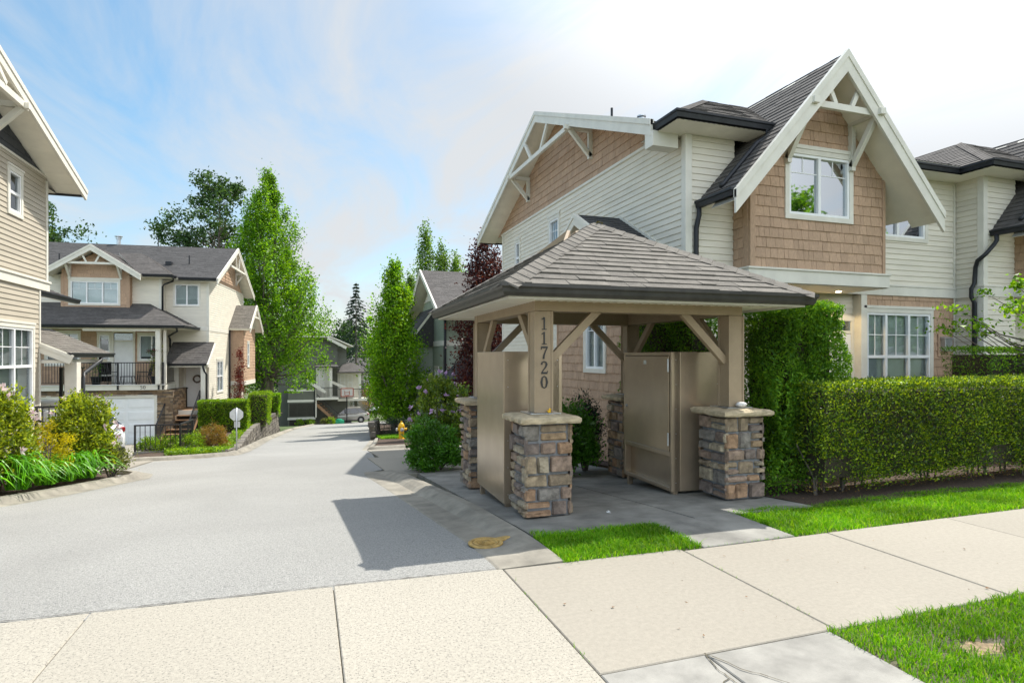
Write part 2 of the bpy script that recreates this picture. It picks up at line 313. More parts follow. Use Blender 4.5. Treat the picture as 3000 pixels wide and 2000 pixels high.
def window(par, O, U, x0, z0, x1, z1, cols=2, rows=(), tw=.09, head=.05, blind=True, grid=0, gl=None, name='window', mul=None, bl_to=1.0, tm=None, cg=3):
    """x0..x1, z0..z1 = clear opening inside the trim, on wall plane O + U; opening recessed into the wall"""
    O = Vector(O); U = Vector(U).normalized(); N = U.cross(Vector((0,0,1)))
    def B(mb, a0, b0, n0, a1, b1, n1, m=0):
        c = [O+U*a+N*n+Vector((0,0,b)) for b in (b0,b1) for a, n in ((a0,n0),(a1,n0),(a1,n1),(a0,n1))]
        mb.add(c, [(0,3,2,1),(4,5,6,7),(0,1,5,4),(1,2,6,5),(2,3,7,6),(3,0,4,7)], m)
    f = MB()
    B(f, x0-tw, z0-tw, -.02, x1+tw, z0, .036); B(f, x0-tw, z1, -.02, x1+tw, z1+tw, .036); B(f, x0-tw, z0, -.02, x0, z1, .034); B(f, x1, z0, -.02, x1+tw, z1, .034)
    if head: B(f, x0-tw-.02, z1+tw, -.02, x1+tw+.02, z1+tw+head, .05)
    f = f.obj(name, tm or trimm, par, bevel=.004)
    s = MB(); sw = .045
    B(s, x0, z0, -.06, x1, z0+sw, .02); B(s, x0, z1-sw, -.06, x1, z1, .02); B(s, x0, z0+sw, -.06, x0+sw, z1-sw, .02); B(s, x1-sw, z0+sw, -.06, x1, z1-sw, .02)
    xs = [x0+(x1-x0)*i/cols for i in range(cols+1)] if not mul else [x0]+[x0+(x1-x0)*q for q in mul]+[x1]
    for x in xs[1:-1]: B(s, x-.03, z0+sw, -.055, x+.03, z1-sw, .018)
    zr = [z0+(z1-z0)*r for r in rows]
    for z in zr: B(s, x0+sw, z-.03, -.05, x1-sw, z+.03, .014)
    if grid:                                              # thin bars between the panes in the top part
        zt = zr[-1] if zr else z1-(z1-z0)*grid
        for i in range(len(xs)-1):
            for k in range(1, cg):
                xm = xs[i]+(xs[i+1]-xs[i])*k/cg; B(s, xm-.008, zt, -.036, xm+.008, z1-sw, -.022)
        B(s, x0+sw, zt-.008, -.037, x1-sw, zt+.008, -.021)
        if zr: zz = (zt+z1)/2; B(s, x0+sw, zz-.008, -.037, x1-sw, zz+.008, -.021)
    s.obj('frame', white, f)
    pn = MB(); pn.add([O+U*a+N*-.03+Vector((0,0,b)) for a, b in ((x0+.01,z0+.01),(x1-.01,z0+.01),(x1-.01,z1-.01),(x0+.01,z1-.01))], [(0,1,2,3)]); pn.obj('pane', gl or glass, f, fix=False)
    if blind:
        b = MB(); z = z1-.06; zb = z0+(z1-z0)*(1-bl_to)+.03
        while z > zb:
            a = [O+U*x0+N*-.105+Vector((0,0,z+.019)), O+U*x1+N*-.105+Vector((0,0,z+.019)), O+U*x1+N*-.075+Vector((0,0,z-.017)), O+U*x0+N*-.075+Vector((0,0,z-.017))]
            b.add(a, [(0,1,2,3)]); z -= .034
        b.obj('blind', blindm, f)
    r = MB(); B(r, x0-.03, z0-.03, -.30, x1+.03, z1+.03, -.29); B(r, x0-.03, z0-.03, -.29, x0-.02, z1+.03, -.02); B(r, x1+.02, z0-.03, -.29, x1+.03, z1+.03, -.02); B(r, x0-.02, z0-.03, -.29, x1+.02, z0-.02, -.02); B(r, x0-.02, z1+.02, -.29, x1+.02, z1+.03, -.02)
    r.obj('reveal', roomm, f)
    return f
def downspout(par, pts, w=.075, mat=None):
    mb = MB(); mb.tube(pts, w/2*1.15, 8); return mb.obj('downspout', mat or black, par, smooth=True)
def gutter(par, pts, mat=None, h=.12, w=.11, name='gutter'):
    """open polyline of the outer top edge; body hangs inwards/below; pts in order, outside on the right hand"""
    mb = MB(); P = [Vector(p) for p in pts]
    prof = [(0,0),(0,-.035),(-.02,-.05),(-.035,-h),(-w,-h),(-w,-.01),(-.012,-.012)]
    n = len(P); offs = []
    for i in range(n):
        d0 = (P[i]-P[i-1]).normalized() if i else (P[1]-P[0]).normalized(); d1 = (P[i+1]-P[i]).normalized() if i < n-1 else d0
        r0 = d0.cross(Vector((0,0,1))); r1 = d1.cross(Vector((0,0,1))); o = (r0+r1).normalized(); o = o/max(.3, o.dot(r0)); offs.append(o)
    k = len(prof); vs = []
    for i in range(n):
        for a, z in prof: vs.append(P[i]+offs[i]*a+Vector((0,0,z)))
    fs = [(i*k+j, i*k+(j+1)%k, (i+1)*k+(j+1)%k, (i+1)*k+j) for i in range(n-1) for j in range(k)]+[tuple(range(k)), tuple((n-1)*k+j for j in range(k))]
    mb.add(vs, fs); return mb.obj(name, mat or black, par)
# stroke-built serif figures (x right, y up, unit height)
GLY = {'1': [[(.30,.02,.10),(.30,.98,.10)],[(.10,.035,.06),(.50,.035,.06)],[(.08,.80,.05),(.30,.93,.09)]],
 '7': [[(.04,.93,.13),(.58,.93,.13)],[(.55,.90,.07),(.40,.62,.08),(.28,.30,.11),(.24,.02,.13)],[(.06,.96,.05),(.05,.74,.04)]],
 '2': [[(.08,.72,.13),(.12,.88,.09),(.28,.96,.07),(.44,.90,.10),(.50,.74,.14),(.44,.56,.11),(.26,.34,.07),(.08,.10,.06)],[(.06,.07,.13),(.56,.07,.13)],[(.55,.10,.05),(.58,.24,.04)]],
 '0': [[(.30,.97,.05),(.14,.86,.10),(.07,.5,.15),(.14,.14,.10),(.30,.03,.05),(.46,.14,.10),(.53,.5,.15),(.46,.86,.10),(.30,.97,.05)]],
 '5': [[(.14,.93,.11),(.52,.93,.11)],[(.14,.95,.05),(.10,.54,.05)],[(.10,.54,.06),(.28,.62,.07),(.46,.52,.12),(.51,.32,.15),(.42,.12,.10),(.24,.03,.06),(.06,.12,.10)]]}
def glyphs(mb, text, O, U, V, N, h, step, t=.008):
    O = Vector(O); U = Vector(U).normalized(); V = Vector(V).normalized(); N = Vector(N).normalized(); step = Vector(step)
    for i, ch in enumerate(text):
        for si, st in enumerate(GLY[ch]):
            L = []; Rr = []; k = len(st)
            dense = []
            for q in range(k-1):
                for s_ in range(4):
                    f = s_/4; dense.append(tuple(st[q][c]*(1-f)+st[q+1][c]*f for c in range(3)))
            dense.append(st[-1]); k = len(dense)
            for q in range(k):
                a = dense[max(q-1,0)]; b = dense[min(q+1,k-1)]; d = Vector((b[0]-a[0], b[1]-a[1])).normalized(); nn = Vector((-d.y, d.x))*dense[q][2]/2
                p = Vector(dense[q][:2]); L.append(p+nn); Rr.append(p-nn)
            for q in range(k-1):
                quad = [Rr[q], Rr[q+1], L[q+1], L[q]]
                mb.prism([O+step*i+(U*p.x+V*p.y)*h+N*(.001+si*.0004) for p in quad], N*t)
    return mb

def rake(par, a, p, b, h=.26, t=.045, mat=None, name='barge_board'):
    """mitred pair of barge boards as one chevron; a, p, b are centre-line points, board plane given by their x or y being equal"""
    a, p, b = Vector(a), Vector(p), Vector(b); n = (p-a).cross(b-a).normalized(); mb = MB()
    def chev(lo, hi, tt):
        va = Vector((0,0,1))/max(.2, math.hypot(*(lambda d: (math.hypot(d.x,d.y), 0))((p-a).normalized())))
        vb = Vector((0,0,1))/max(.2, math.hypot(*(lambda d: (math.hypot(d.x,d.y), 0))((b-p).normalized())))
        P = [a+va*hi, p+va*hi, b+vb*hi, b+vb*lo, p+va*lo, a+va*lo]
        for q in ((0,1,4,5),(1,2,3,4)):
            mb.prism([P[i]-n*tt/2 for i in q], n*tt)
    chev(-h/2, h/2, t); chev(h*.16, h*.5+.004, t+.035)
    return mb.obj(name, mat or trimm, par, fix=True)
# ------------------------------------------------------------------ ground, lane, pavements
def frange(a, b, st):
    n = max(1, round((b-a)/st)); return [a+(b-a)*i/n for i in range(n+1)]
def interp(tab, y):
    if y <= tab[0][0]: return tab[0][1]
    for (a, p), (b, q) in zip(tab, tab[1:]):
        if y <= b: return p+(q-p)*(y-a)/(b-a)
    return tab[-1][1]
def ribbon(name, ys, fl, fr, dz, mat, nx=1, kind='structure'):
    mb = MB(); rows = []
    for y in ys:
        a, b = (f(y) if callable(f) else f for f in (fl, fr)); rows.append([(a+(b-a)*i/nx, y, g(y)+dz) for i in range(nx+1)])
    mb.grid(rows, flip=False); o = mb.obj(name, mat, fix=False)
    for p in o.data.polygons:
        if p.normal.z < 0: o.data.flip_normals(); break
    o['kind'] = kind; return o
meadow = M('rough_grass', (.07,.10,.03), .95, .3, 2)
ys = [-300,-60,-10,0,2,4]+frange(4.3,6,.25)[0:]+frange(6.5,30,.5)+frange(31,90,2)+[100,130,160,300,1200]
mb = MB(); mb.grid([[(x, y, g(y)-.07) for x in (-900,-60,-20,-8,0,8,20,60,900)] for y in ys]); struct(mb.obj('ground', meadow))
XR = [(4.3,1.37),(9.5,1.12),(11.3,1.02),(11.85,1.06),(12.05,1.44),(18.3,1.78),(23.5,2.38),(29.9,3.12),(50,4.9),(62,7.6),(76,9.5)]
XL = [(4,-14),(14.9,-14),(15,-3.9),(18.5,-3.62),(19.0,-2.7),(19.43,-2.08),(21,-1.95),(30,-1.85),(44,-1.33),(52,-.9),(60,.0),(76,1.5)]
fxr = lambda y: interp(XR, y); fxl = lambda y: interp(XL, y)
ribbon('asphalt_lane', frange(4.27,6,.2)+frange(6.25,14.95,.4)[0:], lambda y: -16 if y < 9 else -9, fxr, -.004, asph, 6)
ribbon('asphalt_lane', frange(14.95,19.4,.3)+frange(20,76,1), lambda y: fxl(y) if y > 18.6 else -3.95, fxr, -.004, asph, 4)
# rolled kerb on the right of the lane mouth, flattening towards the pavement
def kerbrow(y):
    k = min(1, max(0, (y-4.3)/2.2)); e = min(1, max(0, (11.9-y)/1.4)); hgt = .085*k*e; x = fxr(y); w = .52
    z = g(y)+.003
    return [(x-.03, y, z-.01), (x, y, z), (x+.26, y, z+.002), (x+.33, y, z+.003+hgt*.55), (x+.42, y, z+.004+hgt), (x+w, y, z+.005+hgt), (x+w, y, z-.05)]
mb = MB(); mb.grid([kerbrow(y) for y in frange(4.268,11.84,.25)]); r0 = kerbrow(4.268)[1:-1]; mb.add(r0+[(q[0],q[1],-.08) for q in r0[::-1]], [tuple(range(2*len(r0)))]); struct(mb.obj('kerb', kerbm, smooth=False))
# joint dirt under the slabs, then pavement slabs as separate blocks
mb = MB(); mb.add([(-16,-3,-.012),(16,-3,-.012),(16,4.37,-.012),(-16,4.37,-.012)],[(0,1,2,3)]); struct(mb.obj('pavement_bed', crackm))
def slab(mb, pts, z0=-.06, z1=0.0, c=.006):
    n = len(pts); cen = Vector((sum(p[0] for p in pts)/n, sum(p[1] for p in pts)/n)); top = []; dz = random.uniform(-.002,.002)
    ins = lambda p, d: (lambda v: (cen.x+v.x*(1-d/max(.05,abs(v.x))) , cen.y+v.y*(1-d/max(.05,abs(v.y)))))(Vector(p[:2])-cen)
    lo = [(p[0],p[1],z0) for p in pts]; a = [(p[0],p[1],z1-c+dz) for p in pts]; b = [(*ins(p,c), z1+dz) for p in pts]
    vs = lo+a+b; fs = [(i,(i+1)%n,n+(i+1)%n,n+i) for i in range(n)]+[(n+i,n+(i+1)%n,2*n+(i+1)%n,2*n+i) for i in range(n)]+[tuple(range(2*n,3*n))]
    mb.add(vs, fs)
sw = MB(); j = .0045
xs = [1.39]+[2.93+1.525*i for i in range(9)]
for a, b in zip(xs, xs[1:]): slab(sw, [(a+j,2.70+j),(b-j,2.70+j),(b-j,4.20-j if a>2 else 4.235),(a+j,4.20-j if a > 2 else 4.262)])
struct(sw.obj('sidewalk', conc, fix=True))
ap = MB(); xe = [-16,-4.6,-3.1,-1.28,.17,1.39]
ed = lambda x: 4.34-.03*x if x < 0 else 4.34-.05*x
for a, b in zip(xe, xe[1:]): slab(ap, [(a+j*.6,-2),(b-j*.6,-2),(b-j*.6,ed(b)),(a+j*.6,ed(a))])
struct(ap.obj('driveway_apron', concA))
mb = MB(); P = [(-8+i*.045, ed(-8+i*.045)+.006+random.uniform(-.006,.006)) for i in range(209)]
for a, b in zip(P, P[1:]):
    w = random.uniform(.002,.012); mb.add([(a[0],a[1]-.004,.0035),(b[0],b[1]-.004,.0035),(b[0],b[1]+w,.0035),(a[0],a[1]+w,.0035)], [(0,1,2,3)])
struct(mb.obj('pavement_seam', M('seam_dirt', (.10,.095,.085), .95, .3, 30)))
gs = MB()
slab(gs, [(1.39+j,1.9),(2.02,1.9),(2.02,2.70-j),(1.39+j,2.70-j)]); slab(gs, [(2.03,1.9),(2.87,1.9),(2.88,2.70-j),(2.03,2.70-j)])
slab(gs, [(1.39+j,-1.5),(2.02,-1.5),(2.02,1.893),(1.39+j,1.893)]); slab(gs, [(2.03,-1.5),(2.84,-1.5),(2.87,1.893),(2.03,1.893)])
struct(gs.obj('concrete_panel', concG))
# cracks wandering over the grey panel
mb = MB()
for pts in (((2.02,2.70),(2.10,2.5),(2.22,2.33),(2.30,2.12),(2.44,1.9)),((2.02,2.70),(1.98,2.52),(1.99,2.38),(1.93,2.24),(1.95,2.05)),((1.98,2.45),(1.75,2.33),(1.6,2.30),(1.39,2.20))):
    P = []
    for a, b in zip(pts, pts[1:]):
        for k in range(5): f = k/5; P.append((a[0]+(b[0]-a[0])*f+random.uniform(-.008,.008), a[1]+(b[1]-a[1])*f+random.uniform(-.008,.008)))
    P.append(pts[-1])
    for a, b in zip(P, P[1:]):
        d = Vector((b[0]-a[0], b[1]-a[1])); nn = Vector((-d.y, d.x)).normalized()*random.uniform(.0018,.0038)
        mb.add([(a[0]-nn.x,a[1]-nn.y,.0055),(b[0]-nn.x,b[1]-nn.y,.0055),(b[0]+nn.x,b[1]+nn.y,.0055),(a[0]+nn.x,a[1]+nn.y,.0055)],[(0,1,2,3)])
struct(mb.obj('pavement_crack', crackm))
# the pad under the pavilion, in slabs that follow the fall of the land
pd = MB()
def tslab(mb, x0, x1, y0, y1, dz=.02, step=.4):
    ys_ = frange(y0, y1, step); mb.grid([[(x0+.005,y,g(y)-.06),(x0+.005,y,g(y)+dz),(x1-.005,y,g(y)+dz),(x1-.005,y,g(y)-.06)] for y in ys_])
    mb.add([(x0+.005,y0,g(y0)-.06),(x1-.005,y0,g(y0)-.06),(x1-.005,y0,g(y0)+dz),(x0+.005,y0,g(y0)+dz)],[(0,1,2,3)])
for x0, x1 in ((1.90,3.62),(3.63,5.12)):
    for y0, y1 in ((5.0,6.92),(6.93,8.6),(8.61,10.9)): tslab(pd, x0, x1, y0, y1, .02)
mb_w = MB(); slab(pd, [(3.14,4.21),(4.10,4.21),(4.10,4.99),(3.14,4.99)], -.06, .004)
struct(pd.obj('concrete_pad', concP))
struct(MB().add([(1.9,4.3,-.03),(5.15,4.3,-.03),(5.15,5,-.03),(1.9,5,-.03)],[(0,1,2,3)]).obj('lawn_soil', lawnbase))
# driveways
dr = MB()
for y0, y1 in ((10.91,15.4),(15.41,18.6)): tslab(dr, 1.43 if y0 < 14 else 1.72, 8, y0, y1, .012)
struct(dr.obj('concrete_driveway', conc, fix=True))
dl = MB()
for x0, x1, y1 in ((-14,-9.0,22),(-8.99,-6.3,31.6),(-6.29,-3.98,22),): tslab(dl, x0, x1, 15.0, y1, .014)
tslab(dl, -6.29, -4.5, 22.01, 33.0, .012)
struct(dl.obj('concrete_driveway', conc, fix=True))
# mulch beds with kerbs
def mound(name, poly, h, mat, n=8, base=None):
    cx = sum(p[0] for p in poly)/len(poly); cy = sum(p[1] for p in poly)/len(poly); rows = []
    for k in range(n+1):
        f = 1-k/n; rows.append([(cx+(x-cx)*f, cy+(y-cy)*f, (g(cy+(y-cy)*f) if base is None else base(cx+(x-cx)*f, cy+(y-cy)*f))+.02+h*(1-f**3)+(random.uniform(-.02,.02) if k else -.1)) for x, y in poly+poly[:1]])
    o = MB().grid(rows).obj(name, mat); return struct(o)
KL = [(-9.2,6.6),(-6.2,7.9),(-5.0,9.1),(-4.15,10.3),(-3.75,11.2),(-3.52,11.95),(-3.30,12.75),(-3.12,13.3),(-3.22,14.0),(-3.55,14.6),(-4.1,14.95)]
mound('planting_bed', [(-9.4,6.9)]+[(x-.16,y+.05) for x, y in KL[1:]]+[(-6,15.0),(-9.4,15)], .14, soil)
def kerbline(pts, w=.13, h=.09, side=1):
    P = []
    for a, b in zip(pts, pts[1:]):
        for k in range(4): P.append((a[0]+(b[0]-a[0])*k/4, a[1]+(b[1]-a[1])*k/4))
    P.append(pts[-1]); rows = []
    for i, p in enumerate(P):
        a = P[max(i-1,0)]; b = P[min(i+1,len(P)-1)]; d = Vector((b[0]-a[0], b[1]-a[1])).normalized(); nn = Vector((-d.y, d.x))*side; z = g(p[1])
        rows.append([(p[0]+nn.x*o, p[1]+nn.y*o, z+hh) for o, hh in ((-.22,.005),(-.06,.012),(-.02,h*.6),(.02,h),(w,h+.01),(w,-.05))])
    return struct(MB().grid(rows).obj('kerb', kerbm))
kerbline(KL)
K50 = [(-4.6,18.7),(-3.62,18.62),(-2.75,18.95),(-2.12,19.5),(-1.97,21),(-1.90,25),(-1.86,30),(-1.6,37),(-1.34,44),(-.9,52),(0,60),(.8,68)]
kerbline(K50)
def bank(x, y): return max(g(y), -1.50-.04*(y-20)) if y > 20 else g(y)
mb = MB(); rows = []
for y in [18.7,19.2,19.6,20,21,22,23,24,26,28,30,33,36,40,44,47]:
    xr = interp([(18.7,-3.3),(19.2,-2.6),(19.6,-2.15),(21,-2.1),(24,-2.25),(30,-2.4),(40,-2.0),(47,-1.7)], y)
    xq = interp([(18.7,-4.55),(22.5,-5.25),(24,-5.0),(27,-4.8),(33.4,-4.8),(34,-4.6),(41.5,-5.6),(42,-12),(47,-13)], y)
    rows.append([(xr+(xq-xr)*k/8, y, bank(0,y)+.05+(random.uniform(0,.05) if 0 < k < 8 else -.03*(k == 0))) for k in range(9)])
struct(mb.grid(rows).obj('planting_bed', soil))
KR = [(1.78,18.7),(2.05,20.5),(2.45,23.5),(3.2,29.9),(4.1,40),(5.0,50),(6.4,57)]
kerbline([(2.9,18.75)]+KR[::1], side=-1)
mb = MB(); struct(mb.grid([[(interp([(q[1],q[0]) for q in KR], y)+.16+k*1.2, y, g(y)+.08) for k in range(5)] for y in frange(18.8,56,1)]).obj('planting_bed', soil))
# yard behind the hedges on the right
mb = MB(); struct(mb.grid([[(x, y, g(y)*.9+.012+random.uniform(-.01,.015)) for x in (5.13,5.8,7,9,12,16,20)] for y in frange(4.95,12,.5)]).obj('planting_bed', soil))
# ------------------------------------------------------------------ pavilion over the mailboxes
pv = thing('mail_pavilion', 'small open pavilion with a hipped shingle roof on four stone pillars, numbered 11720', 'pavilion', (3.604,7.158,0), -1.38)
def gl(lx, ly):
    a = R(-1.38); return g(7.158+lx*math.sin(a)+ly*math.cos(a))
EX, EY, EZ, AZ = 1.80, 1.87, 2.285, 3.35
mb = MB(); ap_ = (0,0,AZ)
c4 = [(-EX,-EY,EZ),(EX,-EY,EZ),(EX,EY,EZ),(-EX,EY,EZ)]
for a, b in ((0,1),(1,2),(2,3),(3,0)): 
    pts = [Vector(c4[a]), Vector(c4[b]), Vector(ap_)]; U = (pts[1]-pts[0]).normalized(); N = (pts[1]-pts[0]).cross(pts[2]-pts[0]).normalized(); V = N.cross(U)
    courses(mb, pts[0], U, V, N, [((p-pts[0]).dot(U), (p-pts[0]).dot(V)) for p in pts], .143, .30, .012, .004, .008, thick_alt=.004)
mb.add([Vector(p)-Vector((0,0,.03)) for p in c4]+[(0,0,AZ-.03)], [(0,1,4),(1,2,4),(2,3,4),(3,0,4)], 1)
roof_p = mb.obj('roof', [roofP, dark], pv, fix=False)
hc = MB()                                                   # caps bent over the four hips
for c in c4:
    c = Vector(c); A = Vector(ap_); d = (A-c); L = d.length; d.normalize(); n = int(L/.15)
    side = Vector((0,0,1)).cross(d).normalized()
    for i in range(n+1):
        p0 = c+d*(L*i/(n+1)-.03); p1 = c+d*min(L, L*(i+1)/(n+1)+.10); w = .15; dr_ = Vector((0,0,-.064)); l0 = Vector((0,0,.026)); l1 = Vector((0,0,.010)); sk = d*random.uniform(-.006,.006)
        vs = [p0-side*w+dr_+l0+sk, p0+l0+Vector((0,0,.008))+sk, p0+side*w+dr_+l0+sk, p1-side*w+dr_+l1, p1+l1+Vector((0,0,.008)), p1+side*w+dr_+l1]
        vs += [v-Vector((0,0,.02)) for v in vs[:3]]
        hc.add(vs, [(0,1,4,3),(1,2,5,4),(6,7,1,0),(7,8,2,1)])
hc.obj('hip_cap', roofP, pv, fix=False)
mo = MB(); moss = LM('moss_tuft', [(.09,.085,.02),(.13,.11,.03),(.06,.07,.02)], .1, .9)
for k in range(60):
    a = random.uniform(0,6.3); r_ = random.uniform(0,.10); p = Vector((r_*math.cos(a)+.05, r_*math.sin(a)-.02, AZ+.02-r_*.3)); q = random.uniform(.01,.025)
    mo.add([p+Vector((random.uniform(-q,q),random.uniform(-q,q),random.uniform(0,q))) for _ in range(3)], [(0,1,2)])
mo.obj('moss', moss, pv, fix=False)['kind'] = 'stuff'
prof = [(.05,.0),(.05,-.03),(.035,-.05),(.03,-.085),(.012,-.115),(-.05,-.115),(-.05,-.005),(.03,-.005)]
MB().ring([(d, EZ+z) for d, z in prof], EX, EY).obj('gutter', bronze, pv)
MB().ring([(-.052,EZ-.005),(-.052,EZ-.135),(-.075,EZ-.135),(-.075,EZ-.005)], EX, EY).obj('fascia', trimm, pv)
sf = MB(); zs = EZ-.10; bx, by = 1.30, 1.32
for (a0, b0, a1, b1), U in ((((-1,-1,1,-1)),(0,1,0)),((1,-1,1,1),(-1,0,0)),((1,1,-1,1),(0,-1,0)),((-1,1,-1,-1),(1,0,0))):
    o0 = Vector((a0*(EX-.06), b0*(EY-.06), zs)); o1 = Vector((a1*(EX-.06), b1*(EY-.06), zs)); i0 = Vector((a0*bx, b0*by, zs)); i1 = Vector((a1*bx, b1*by, zs))
    V = (o1-o0).normalized(); Uv = Vector(U)
    courses(sf, o0, Uv, V, (0,0,-1), [((p-o0).dot(Uv), (p-o0).dot(V)) for p in (o0, o1, i1, i0)], .10, 0, .006, m=0)
sf.obj('soffit', [soffm, dark], pv, fix=False)
BX, BY = 1.21, 1.23
for sy in (-1, 1): MB().box(-BX-.095, sy*BY-.088, 2.075, BX+.095, sy*BY+.088, 2.36).obj('beam', taupe, pv, bevel=.005)
for sx in (-1, 1): MB().box(sx*BX-.088, -BY+.09, 2.078, sx*BX+.088, BY-.09, 2.355).obj('beam', taupe, pv, bevel=.005)
rf = MB()
for i in range(-3,4): rf.beam((i*.4,-1.6,2.38),(i*.12,0,3.2),.04,.09); rf.beam((i*.4,1.6,2.38),(i*.12,0,3.2),.04,.09)
rf.obj('rafter', taupe, pv)
for sx in (-1, 1):
    for sy in (-1, 1):
        x, y = sx*BX, sy*BY; zb = gl(x, y)+.05
        po = MB(); po.box(x-.095,y-.095,1.0,x+.095,y+.095,2.072)
        for i, k in ((-1,-1),(1,-1),(1,1),(-1,1)): po.box(x+i*.095-.012, y+k*.095-.012, 1.0, x+i*.095+.004*i+.008, y+k*.095+.004*k+.008, 2.07)
        po = po.obj('post', taupe, pv, bevel=.004)
        MB().add([(x-.17,y-.17,.992),(x+.17,y-.17,.992),(x+.17,y+.17,.992),(x-.17,y+.17,.992),(x-.17,y-.17,.999),(x+.17,y-.17,.999),(x+.17,y+.17,.999),(x-.17,y+.17,.999)],[(0,3,2,1),(4,5,6,7),(0,1,5,4),(1,2,6,5),(2,3,7,6),(3,0,4,7)]).obj('flashing', steel, po)
        for ax in (0, 1):                                   # knee braces to both beams
            dx_, dy_ = ((-sx*.62, 0), (0, -sy*.62))[ax]
            MB().beam((x+dx_*.14, y+dy_*.14, 1.53), (x+dx_*1.08, y+dy_*1.08, 2.10), .065, .088).obj('brace', taupe, pv, bevel=.004)
        pl = MB(); hw = .225; pl.box(x-hw,y-hw,zb,x+hw,y+hw,.90,1); z = zb
        for U, N in (((1,0,0),(0,-1,0)),((0,1,0),(1,0,0)),((-1,0,0),(0,1,0)),((0,-1,0),(-1,0,0))):
          z = zb
          while z < .895:
            hrow = min(random.choice((.09,.115,.14,.16,.19)), .90-z)
            if .90-z-hrow < .06: hrow = .90-z
            for U, N in ((U, N),) if True else (((1,0,0),(0,-1,0)),((0,1,0),(1,0,0)),((-1,0,0),(0,1,0)),((0,-1,0),(-1,0,0))):
                U = Vector(U); N = Vector(N); u = -hw-.045
                while u < hw+.035:
                    w = random.choice((.14,.18,.22,.26,.30)); e = min(u+w, hw+.045)
                    if hw+.045-e < .06: e = hw+.045
                    sub = [(z, z+hrow)] if hrow < .15 or random.random() < .6 else [(z, z+hrow*.5), (z+hrow*.5, z+hrow)]
                    for za, zb_ in sub:
                        p = random.uniform(.026,.062); ua, ub = u+random.uniform(.006,.013), e-random.uniform(.006,.013); z0_, z1_ = za+random.uniform(.005,.014), zb_-random.uniform(.005,.014)
                        us = [ua, ua+.014, (ua+ub)/2+random.uniform(-.02,.02), ub-.014, ub]; vs_ = [z0_, z0_+.012, (z0_+z1_)/2, z1_-.012, z1_]
                        rows = []
                        for iv, vv in enumerate(vs_):
                            row = []
                            for iu, uu in enumerate(us):
                                edge = iu in (0,4) or iv in (0,4); corner = iu in (0,4) and iv in (0,4)
                                nn = .006 if edge else p*random.uniform(.8,1.12)
                                q = Vector((x,y,0))+U*(uu+(random.uniform(-.006,.006) if not edge else random.uniform(-.004,.004)))+N*(hw+nn)+Vector((0,0,vv+random.uniform(-.004,.004)+(.012*(1 if iv == 0 else -1) if corner else 0))); row.append(q)
                            rows.append(row)
                        pl.grid(rows, 0)
                    u = e
            z += hrow
        pl = pl.obj('stone_pillar', [stone, mort], pv, fix=False)
        cp = MB(); n = 10; rows = []; cw = .32
        for off, zz in ((-.03,.903),(.0,.906),(.012,.925),(.012,.955),(-.015,.974),(-.12,.986),(-.30,.994)):
            row = []
            for (i0,k0),(i1,k1) in zip(((-1,-1),(1,-1),(1,1),(-1,1)), ((1,-1),(1,1),(-1,1),(-1,-1))):
                for s_ in range(n): f = s_/n; w = cw+off; jx = random.uniform(-.007,.007); row.append((x+(i0+(i1-i0)*f)*(w+jx), y+(k0+(k1-k0)*f)*(w+jx), zz+random.uniform(-.004,.004)))
            rows.append(row+row[:1])
        cp.grid(rows); cp.obj('pillar_cap', capm, pl)
for i, ch in enumerate('11720'): glyphs(MB(), ch, (-BX-.036, -BY-.099, 1.875-i*.155), (1,0,0), (0,0,1), (0,-1,0), .135, (0,0,0), .007).obj('house_number', ironb, pv, fix=False)
